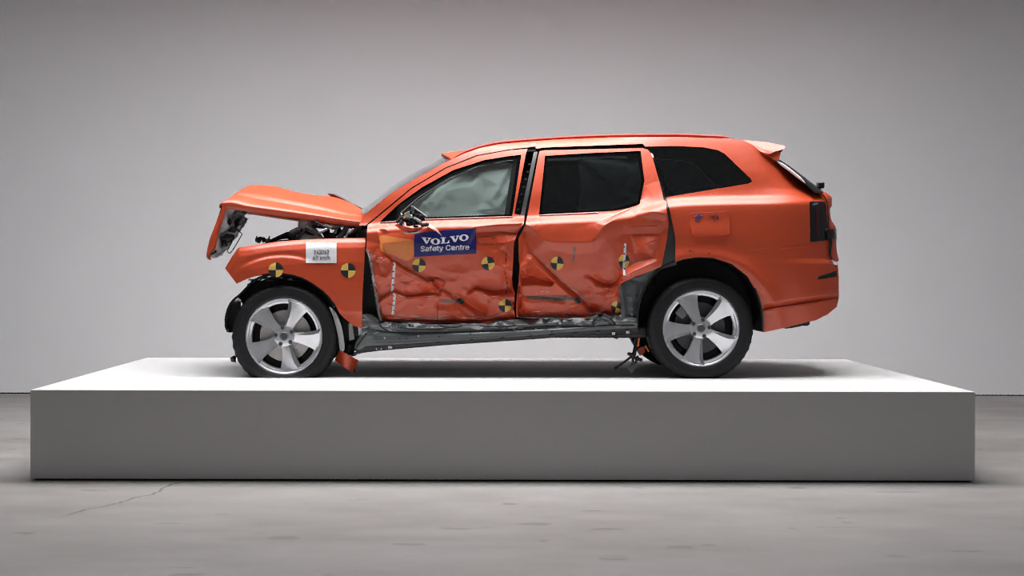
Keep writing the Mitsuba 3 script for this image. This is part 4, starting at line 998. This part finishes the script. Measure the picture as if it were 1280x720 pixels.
part('lamp_extension', plate([world([(1033.4, 286.4, -0.70), (1036, 298.6, -0.70)], 8), world([(1044.8, 286.8, -0.53), (1045.4, 298.0, -0.53)], 8) + [0.004, 0, 0], world([(1038.0, 287.2, -0.2), (1038.6, 298.2, -0.2)], 8)], (-0.01, 0, 0), 12), 'gloss_black', 'smoked lamp strip running on to the tailgate', parent='car__tailgate')
dk = world([(1027.5, 242, -0.68), (1033.6, 251, -0.68), (1035.2, 262, -0.68), (1036.6, 286, -0.68), (1039, 300, -0.68), (1038, 318, -0.68), (1040.4, 324, -0.68)], 30)
part('tailgate_gap', tube(dk + [0, 0.012, 0], np.interp(np.linspace(0, 1, 30), [0, 0.6, 0.72, 1], [0.004, 0.004, 0.011, 0.006]), 6), 'gap_black', 'black gap beside the tailgate')
part('bumper_trim', panel(rounded([(1038.4, 325.6), (1041, 325), (1047.4, 329), (1047.6, 331.4), (1043, 331)]), lambda a, b: -0.66 + 0 * a, 1.0, 0.02), 'white_print', 'small pale broken trim piece')
rb_n = np.array([at(x, y, Yquarter(x, y)) for y in np.linspace(330, 394, 40) for x in [np.interp(y, [330, 348, 373, 384, 394], [1046.9, 1048, 1048, 1045.2, 1033])]])
rb = [rb_n, rb_n * [1, 0.93, 1] + [0.012, 0, 0], rb_n * [1, 0.75, 1] + [0.03, 0, 0], rb_n * [1, 0, 1] + [0.06, 0, 0]]
part('rear_bumper', plate(rb + [flip(c) for c in rb[-2::-1]], (-0.012, 0, 0), 40), 'orange_paint')
part('bumper_shelf', plate([at([1000, 1046], [331, 330], -0.86 + 0.0), at([1000, 1050], [331, 329], 0), flip(at([1000, 1046], [331, 330], -0.86))], (0, 0, -0.01), 12), 'black_plastic') if False else None
gl_n = world([(970.6, 201, -0.70), (985, 212.4, -0.71), (1006, 229, -0.73), (1019, 240.6, -0.74)], 30)
gl_s = world([(974, 199.2, -0.55), (984, 205.4, -0.55), (1006, 221.6, -0.55), (1030.4, 240.4, -0.55)], 30)
gl_c = gl_s * [1, 0, 1] + [0.03, 0, 0.004]
part('rear_window', plate([gl_n, gl_s, gl_s * [1, 0.5, 1] + [0.02, 0, 0.002], gl_c, flip(gl_s * [1, 0.5, 1] + [0.02, 0, 0.002]), flip(gl_s), flip(gl_n)], (-0.005, 0, -0.005), 30), 'gloss_black', 'dark tailgate window')
part('chrome_strip', tube(world([(971.4, 202.2, -0.715), (985, 211.8, -0.725), (998, 222, -0.735), (1006.6, 229.6, -0.745)], 24) + [0, 0, 0.004], np.interp(np.linspace(0, 1, 24), [0, 0.2, 0.8, 1], [0.007, 0.012, 0.011, 0.003]), 8), 'white_print', 'bright strip along the tailgate window')
k1 = at(1025.6, 232, -0.46)
part('wiper_cap', cat(box(k1[0] - 0.026, k1[0] + 0.024, -0.50, -0.42, k1[2] - 0.022, k1[2] + 0.026, 0.012), hull_tubes([((k1, 0.014), (k1 + [-0.03, 0, -0.05], 0.014))])), 'gloss_black', 'small black wiper housing', smooth=40)
part('camera_dot', chunk(at(983, 205.4, -0.56), (0.008, 0.01, 0.008), 9), 'white_print', 'tiny pale dot on the tailgate window')


def prism(pts, y0, y1, inset=0.0):
    p = np.asarray(pts, float)
    A = at(p[:, 0], p[:, 1], y0)
    m = trimesh.creation.extrude_polygon(Polygon(A[:, [0, 2]]), abs(y1 - y0), engine='earcut')
    V = np.stack([m.vertices[:, 0], y0 + m.vertices[:, 2], m.vertices[:, 1]], -1)
    return V, m.faces


spb = smooth_ring([(930, 175.6), (941, 176.2), (959, 178), (971, 180.2), (981, 182.6), (979, 186.4), (968, 189.6), (957.6, 193.6), (944, 184.2)], 4)
Ysp = lambda a, b: np.clip(-0.655 - (b - 176) * 0.006, -0.74, -0.6)


def cross(pts, Yf):
    """A bar across the car: the outline on the near side, followed across to its mirror image."""
    p = np.asarray(pts, float)
    A = at(p[:, 0], p[:, 1], Yf(p[:, 0], p[:, 1]))
    n = len(A)
    m2 = trimesh.creation.triangulate_polygon(Polygon(p), engine='earcut')
    rows = [A * [1, s, 1] for s in (1, 0.5, 0, -0.5, -1)]
    V = np.vstack(rows)
    f = []
    for r in range(4):
        for i in range(n):
            j = (i + 1) % n
            f += [[r * n + i, r * n + j, (r + 1) * n + j], [r * n + i, (r + 1) * n + j, (r + 1) * n + i]]
    tv, tf = m2
    from scipy.spatial import cKDTree
    idx = cKDTree(p).query(tv)[1]
    f += [list(idx[t]) for t in tf] + [list(idx[t][::-1] + 4 * n) for t in tf]
    return V, np.array(f)


part('roof_spoiler', cross(spb, Ysp), 'orange_paint', smooth=35)
part('spoiler_cheek', cross([(955, 192.4), (966, 189), (977, 186), (973.8, 199.2), (970, 201), (963, 197.5)], lambda a, b: Ysp(a, b) + 0.012), 'orange_paint', smooth=35)
part('lamp_slot', cross([(974.4, 187.8), (978.6, 186.2), (977.6, 189.2), (974.6, 189.8)], lambda a, b: Ysp(a, b) + 0.02), 'gap_black', 'dark underside of the spoiler tip', smooth=False)

# ------------------------------------------------------------------ wheels
def tyre_mesh(flat, bulge):
    """flat: height of the hub over the platform."""
    R = 0.381
    prof = [(0.262, 0.006), (0.272, -0.004), (0.288, -0.010), (0.292, -0.0125), (0.296, -0.0125), (0.300, -0.012), (0.318, -0.014), (0.330, -0.0145), (0.331, -0.0165), (0.345, -0.0135), (0.346, -0.0115), (0.360, -0.005), (0.370, 0.004), (0.3745, 0.012)]
    tread = []
    y = 0.016
    for k in range(4):
        tread += [(R - 0.002 * abs(k - 1.5) * 0.8, y), (R - 0.002 * abs(k + 0.5 - 1.5) * 0.5, y + 0.046)]
        if k < 3:
            tread += [(R - 0.009, y + 0.048), (R - 0.009, y + 0.054)]
        y += 0.057
    prof = prof + tread + [(r, 0.255 - yy) for r, yy in prof[::-1]] + [(0.262, 0.2), (0.262, 0.006)]
    m = lathe(prof, 160)
    V = m.vertices.copy()
    # shoulder blocks
    r = np.hypot(V[:, 0], V[:, 2]); a = np.arctan2(V[:, 2], V[:, 0])
    blk = (np.floor((a / (2 * np.pi)) * 80) % 2)
    sh = (r > 0.358) & (r < 0.379)
    V[sh] *= np.stack([1 - 0.010 * blk[sh], np.ones(sh.sum()), 1 - 0.010 * blk[sh]], -1)
    low = V[:, 2] < -flat
    sq = np.clip(1 - (V[:, 2] + flat) / 0.10, 0, 1.5) * sm(0.265, 0.34, r)
    V[:, 1] += np.where(V[:, 1] < 0.127, -1, 1) * bulge * sq * sm(0.39, 0.33, r)
    V[low, 2] = -flat
    return trimesh.Trimesh(V, m.faces, process=False)


def spoke_mesh(a0):
    """One blade: a broad face that twists inwards and a chamfer on its anticlockwise side; its foot runs out over the rim."""
    dg = math.radians
    ks = np.array([0, 0.08, 0.2, 0.45, 0.7, 0.88, 0.94, 1.0])
    rows = []
    for k in ks:
        r = 0.050 + k * (0.277 - 0.050)
        lo = -dg(np.interp(k, [0, 0.15, 0.4, 0.85, 0.92, 1], [40, 21, 17, 17, 20, 23]))
        hi = dg(np.interp(k, [0, 0.15, 0.4, 0.85, 0.92, 1], [40, 23, 18.5, 17, 19.5, 22]))
        rd = hi - dg(np.interp(k, [0, 0.15, 0.5, 0.85, 1.0], [20, 9, 8.5, 6.5, 2.0]))
        yf = np.interp(k, [0, 0.15, 0.5, 0.9, 1], [0.014, 0.006, -0.002, -0.0085, -0.009])
        tw = np.interp(k, [0, 0.2, 0.6, 0.88, 1], [0.0, 0.012, 0.026, 0.022, 0.004])
        dp = np.interp(k, [0, 0.88, 0.97, 1], [0.03, 0.03, 0.012, 0.01])
        row = [(lo, yf + tw + dp), (lo * 0.985, yf + tw), (lo * 0.5 + rd * 0.5, yf + tw * 0.5), (rd, yf), (hi, yf + 0.4 * dp), (hi * 1.01, yf + 1.3 * dp)]
        rows.append([(r * math.cos(a0 + a), y, r * math.sin(a0 + a)) for a, y in row])
    V = np.array(rows)
    out = []
    for cols in ((0, 1, 2, 3), (3, 4, 5)):
        W = V[:, cols]
        a, b, _ = shell(W.reshape(-1, 3), grid_faces(len(ks), len(cols)), (0, 0.012, 0))
        out.append(trimesh.Trimesh(a, b, process=False))
    return out


def wheel(px, py, hubz, a0, flat, bulge, key, label, toe=0.0):
    y = -0.945
    c = at(px, py, y); c[2] = DECK + hubz
    W = f'car__{key}'
    place = T().translate(c.tolist())
    labels[W] = {'label': label}
    kw = dict(parent=W, to_world=place)
    part('tyre', tyre_mesh(flat, bulge), 'rubber', 'black tyre', smooth=28, **kw)
    rim = lathe([(0.262, 0.19), (0.255, 0.12), (0.232, 0.10), (0.234, 0.034), (0.237, 0.022), (0.2445, 0.018), (0.2455, 0.010), (0.2525, 0.006), (0.2535, 0.016), (0.2575, 0.015), (0.2585, -0.001), (0.266, -0.007), (0.2745, -0.0075), (0.2785, -0.002), (0.279, 0.01), (0.268, 0.02)], 120)
    part('rim', rim, 'silver', 'bright silver rim', smooth=30, **kw)
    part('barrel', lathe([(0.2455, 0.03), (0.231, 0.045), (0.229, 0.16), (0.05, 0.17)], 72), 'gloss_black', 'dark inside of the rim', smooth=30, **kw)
    for k in range(5):
        face, side = spoke_mesh(a0 + k * 2 * math.pi / 5)
        part('spoke', face, 'silver', smooth=24, **kw)
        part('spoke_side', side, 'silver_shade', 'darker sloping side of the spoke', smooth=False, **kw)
    part('hub', lathe([(0.0001, 0.004), (0.052, 0.005), (0.074, 0.009), (0.078, 0.018), (0.078, 0.06), (0.0001, 0.06)], 60), 'silver', smooth=30, **kw)
    part('centre_cap', lathe([(0.0001, -0.006), (0.026, -0.005), (0.0325, 0.0), (0.034, 0.010), (0.0001, 0.010)], 48), 'silver_shade', 'round grey hub cap', smooth=30, **kw)
    part('cap_badge', lathe([(0.0001, -0.0095), (0.024, -0.009), (0.026, -0.004), (0.0001, -0.004)], 40), 'dark_metal', smooth=30, **kw)
    for k in range(5):
        a = a0 + (k + 0.5) * 2 * math.pi / 5
        m = lathe([(0.0001, 0.001), (0.008, 0.001), (0.0085, -0.003), (0.0145, -0.001), (0.0155, 0.010), (0.0001, 0.010)], 14)
        m.apply_translation([0.0615 * math.cos(a), 0, 0.0615 * math.sin(a)])
        part('wheel_nut', m, 'dark_metal', smooth=30, **kw)
    part('brake_disc', lathe([(0.06, 0.085), (0.098, 0.085), (0.102, 0.095), (0.186, 0.095), (0.186, 0.12), (0.06, 0.12)], 72), 'disc_metal' if key == 'front_wheel' else 'dark_metal', 'grey brake disc', smooth=30, **kw)
    m = box(-0.04, 0.04, 0.06, 0.13, 0.13, 0.21, 0.012)
    m.apply_transform(trimesh.transformations.rotation_matrix(math.radians(-48), [0, 1, 0]))
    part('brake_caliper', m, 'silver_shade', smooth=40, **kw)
    return c


cf = wheel(355.1, 422.2, 0.297, math.radians(65), 0.2965, 0.022, 'front_wheel', 'front wheel with a flat tyre')
cr = wheel(876.2, 412.4, 0.361, math.radians(41), 0.3605, 0.006, 'rear_wheel', 'rear wheel with a full tyre')
for c, nm, hz, mm in ((cf, 'front_wheel', 0.361, 0), (cr, 'rear_wheel', 0.361, 0)):
    W = numbered(f'car__{nm}')
    tw = T().translate([c[0], -c[1], DECK + hz]).scale([1, -1, 1])
    for src in [k for k in list(scene) if k.startswith('car__rear_wheel__')]:
        scene[W + src[len('car__rear_wheel'):]] = {**scene[src], 'to_world': tw}
part('rear_axle', hull_tubes([((np.array([cr[0], -0.6, cr[2]]), 0.05), (np.array([cr[0], 0.6, cr[2]]), 0.05)), ((np.array([cr[0] - 0.1, -0.5, cr[2] + 0.05]), 0.07), (np.array([cr[0] - 0.1, 0.5, cr[2] + 0.05]), 0.07))]), 'black_plastic', smooth=40)
part('front_axle', hull_tubes([((np.array([cf[0], -0.6, cf[2] + 0.03]), 0.05), (np.array([cf[0], 0.6, cf[2] + 0.06]), 0.05))]), 'black_plastic', smooth=40)
part('tyre_clip', chunk(at(292.5, 449, -0.90), (0.034, 0.04, 0.036), 6), 'black_plastic', 'black scrap stuck beside the front tyre')

# ------------------------------------------------------------------ broken door mirror
mr = lambda x, y, d=0.0: at(x, y, -1.02 + d)
MI = 'car__door_mirror'
labels[MI] = {'label': 'smashed black door mirror at the corner of the front window'}
for i, (x, y, s, m) in enumerate(((502, 279, (0.035, 0.06, 0.025), 'cabin'), (510, 280, (0.05, 0.06, 0.026), 'cabin'), (516, 277, (0.045, 0.06, 0.034), 'cabin'), (506, 274, (0.04, 0.05, 0.03), 'cabin'), (524, 279.4, (0.035, 0.06, 0.018), 'black_plastic'), (531, 281, (0.024, 0.05, 0.018), 'gloss_black'), (519, 270, (0.045, 0.05, 0.036), 'cabin'), (526, 272, (0.04, 0.04, 0.034), 'cabin'), (516, 258.6, (0.016, 0.03, 0.014), 'gap_black'), (500.5, 270, (0.02, 0.04, 0.016), 'black_plastic'), (531, 274, (0.016, 0.04, 0.014), 'black_plastic'), (520, 283, (0.03, 0.05, 0.012), 'black_plastic'))):
    part('broken_piece', chunk(mr(x, y), s, 130 + i), m, parent=MI, smooth=False)
for i, (x0, y0, x1, y1, w, m) in enumerate(((515, 257.6, 533, 270.4, 0.005, 'light_grey'), (515.6, 259, 516, 266, 0.011, 'primer_grey'), (518, 272.4, 525, 276.4, 0.009, 'light_grey'), (506, 267.6, 510.5, 264.8, 0.005, 'tan'), (508, 270.6, 509.6, 265.4, 0.006, 'tan'), (514, 270.6, 514.4, 270.0, 0.010, 'chrome'), (502, 267.8, 502.4, 268, 0.006, 'chrome'), (505, 272.6, 508, 270.6, 0.005, 'tan'), (497, 277, 502, 272, 0.012, 'gap_black'), (528, 281.4, 534, 280.6, 0.014, 'gap_black'), (504, 280.6, 505, 281, 0.006, 'bare_metal'))):
    part('broken_arm', hull_tubes([((mr(x0, y0, -0.04), w), (mr(x1, y1, -0.04), w))]), m, parent=MI, smooth=40)
part('mirror_plate', panel(rounded([(514.5, 258.5), (517, 259), (532.5, 270.4), (531, 276), (523, 277.5), (515, 272), (512, 266)]), lambda a, b: -1.03 + 0.004 * (a - 520), 1.2, 0.03), 'gloss_black', 'black broken housing plate', parent=MI)
cup = rounded([(493.5, 281.4), (497, 279.4), (505, 282.6), (516, 285.4), (524, 284), (530.4, 283.2), (526, 287.4), (527.6, 288.4), (524.6, 291.4), (514, 293), (506.6, 292.8), (503, 289)])
part('mirror_shell', panel(cup, lambda a, b: -1.0 - 0.05 * sm(292, 283, b) * sm(494, 504, a), 1.0, 0.02), 'orange_paint', 'orange lower shell of the mirror', parent=MI)
part('shell_opening', panel(rounded([(505, 288.4), (514, 289.2), (524, 286.6), (521, 289.6), (512, 290.8)], 0.2), lambda a, b: -1.045 + 0 * a, 1.0, 0.004), 'marker_ink', parent=MI)
part('shell_lip', tube(world([(504, 289.4, -1.04), (508, 291.8, -1.045), (515, 291.6, -1.045), (523, 290, -1.045), (527.4, 286.6, -1.04)], 14), 0.005, 6), 'light_grey', 'pale torn edge', parent=MI)
part('torn_shard', panel(rounded([(534.5, 279.4), (540, 281.8), (546.5, 286.2), (548.4, 289), (553, 295.8), (551, 294), (545.4, 289.2), (538, 285), (533.5, 282.6)]), lambda a, b: Yside(a, b) - 0.02, 1.0, 0.006), 'pink_flake', 'pale torn shard over the sign', parent=MI)
# door handles
for pts, Y, par in (([(597.4, 297), (632.4, 297), (632.4, 303.4), (597.4, 303.4)], Yfront, FDOOR), ([(787.6, 284), (820.6, 282.8), (821, 291.6), (787.6, 292.2)], Yrear, RDOOR)):
    p = rounded(pts, 0.8)
    c = p.centroid
    d = float(np.median(Y(np.array([c.x]), np.array([c.y]))))
    part('door_handle', panel(p, Y, 1.2, 0.01, off=-0.006), 'orange_paint', parent=par)
    q = np.array(p.exterior.coords)[:-1]
    part('handle_seam', tube(at(q[:, 0], q[:, 1], Y(q[:, 0], q[:, 1]) - 0.001), 0.002, 6, True), 'dark_orange', parent=par)


# ------------------------------------------------------------------ torn edges and scratches on the doors
g9 = np.random.default_rng(19)


def ragged(name, line, width, Y, mat, parent, label, off=0.004, jag=0.6):
    p = resample(line, 60)
    d = np.gradient(p, axis=0); nrm = np.stack([-d[:, 1], d[:, 0]], -1); nrm /= np.linalg.norm(nrm, axis=1, keepdims=True)
    w = np.interp(np.linspace(0, 1, 60), np.linspace(0, 1, len(width)), width)
    a = p + nrm * (w * g9.uniform(1 - jag, 1 + jag, 60))[:, None] * 0.5
    b = p - nrm * (w * g9.uniform(1 - jag, 1 + jag, 60))[:, None] * 0.5
    poly = Polygon(np.vstack([a, b[::-1]])).buffer(0)
    if poly.geom_type != 'Polygon':
        poly = max(poly.geoms, key=lambda q: q.area)
    return part(name, panel(poly, Y, 1.0, 0.003, off=-off), mat, label, parent=parent)


ragged('torn_edge', [(457.6, 312), (461.5, 320), (464, 332), (466, 345), (468, 357), (471, 372), (474, 388), (477, 402)], [1.4, 2.6, 2.2, 3.0, 2.4, 3.0, 3.4, 2.6], Yfront, 'torn_metal', FDOOR, 'torn grey metal edge')
ragged('torn_edge', [(478, 401.6), (500, 402.4), (530, 403), (560, 403.2), (600, 402.4), (644, 398.6)], [2.0, 2.6, 1.4, 1.2, 1.6, 1.4], Yfront, 'torn_metal', FDOOR, 'torn grey metal edge')
ragged('torn_edge', [(646, 396), (690, 396.6), (720, 397), (752, 394), (777, 392.4)], [1.6, 3.2, 3.6, 2.2, 1.4], Yrear, 'torn_metal', RDOOR, 'torn grey metal edge')


def scratches(lines, Y, parent):
    ms = []
    for line, n, spread in lines:
        p = resample(line, 80)
        for _ in range(n):
            i = g9.integers(2, 70); L = g9.integers(3, 9)
            q = p[i:min(i + L, 79)] + g9.normal(0, spread, 2) + g9.normal(0, 0.15, (min(i + L, 79) - i, 2))
            if len(q) < 3:
                continue
            k = np.linspace(0, np.pi, len(q))
            w = (0.1 + 0.34 * g9.random()) * np.sin(k) + 0.05
            a, b = q - np.stack([0 * w, w], -1), q + np.stack([0 * w, w], -1)
            pl = Polygon(np.vstack([a, b[::-1]])).buffer(0)
            if pl.geom_type != 'Polygon' or pl.area < 0.2:
                continue
            (v, f), _ = panel(pl, Y, 0.8, 0.0015, off=-0.0022)
            ms.append((v, f))
    part('paint_scratches', cat(*ms), 'chipped', 'pale scratches along the folds', parent=parent, smooth=False, kind='stuff')


scratches([([(458, 313), (466, 318), (478, 324), (487, 326)], 22, 1.1), ([(487, 322), (510, 336), (541, 353), (580, 377)], 16, 0.9), ([(474, 380), (490, 367), (508, 372), (550, 370)], 16, 1.3), ([(463, 325), (466, 350), (474, 390)], 16, 1.6), ([(478, 398), (510, 397), (550, 399), (640, 396)], 34, 2.0),
           ([(592, 364), (614, 370), (645, 370)], 10, 0.8), ([(470, 345), (480, 342)], 4, 1.5), ([(548, 364), (556, 370), (580, 374)], 8, 1.5), ([(600, 398), (644, 394)], 8, 1.6)], Yfront, FDOOR)
scratches([([(676, 328), (700, 350), (722, 368), (743, 389)], 26, 0.9), ([(730, 372), (748, 369), (752, 376)], 8, 1.5), ([(650, 394), (690, 393), (752, 393), (776, 388)], 36, 2.2), ([(778, 348), (795, 340), (815, 330)], 12, 1.0), ([(650, 372), (660, 366), (700, 366)], 10, 1.5), ([(656, 380), (664, 384), (672, 378)], 8, 1.8), ([(655, 322), (658, 335)], 6, 0.6)], Yrear, RDOOR)
stroke('skin_seam', [(546.6, 378), (547.2, 388), (546.6, 401)], Yfront, 'dark_orange', 0.003, FDOOR, 0.001, n=10)
stroke('skin_seam', [(549, 404), (552, 408), (565, 409), (578, 407.4)], Ysill, 'gap_black', 0.005, CAR, 0.002, n=12)

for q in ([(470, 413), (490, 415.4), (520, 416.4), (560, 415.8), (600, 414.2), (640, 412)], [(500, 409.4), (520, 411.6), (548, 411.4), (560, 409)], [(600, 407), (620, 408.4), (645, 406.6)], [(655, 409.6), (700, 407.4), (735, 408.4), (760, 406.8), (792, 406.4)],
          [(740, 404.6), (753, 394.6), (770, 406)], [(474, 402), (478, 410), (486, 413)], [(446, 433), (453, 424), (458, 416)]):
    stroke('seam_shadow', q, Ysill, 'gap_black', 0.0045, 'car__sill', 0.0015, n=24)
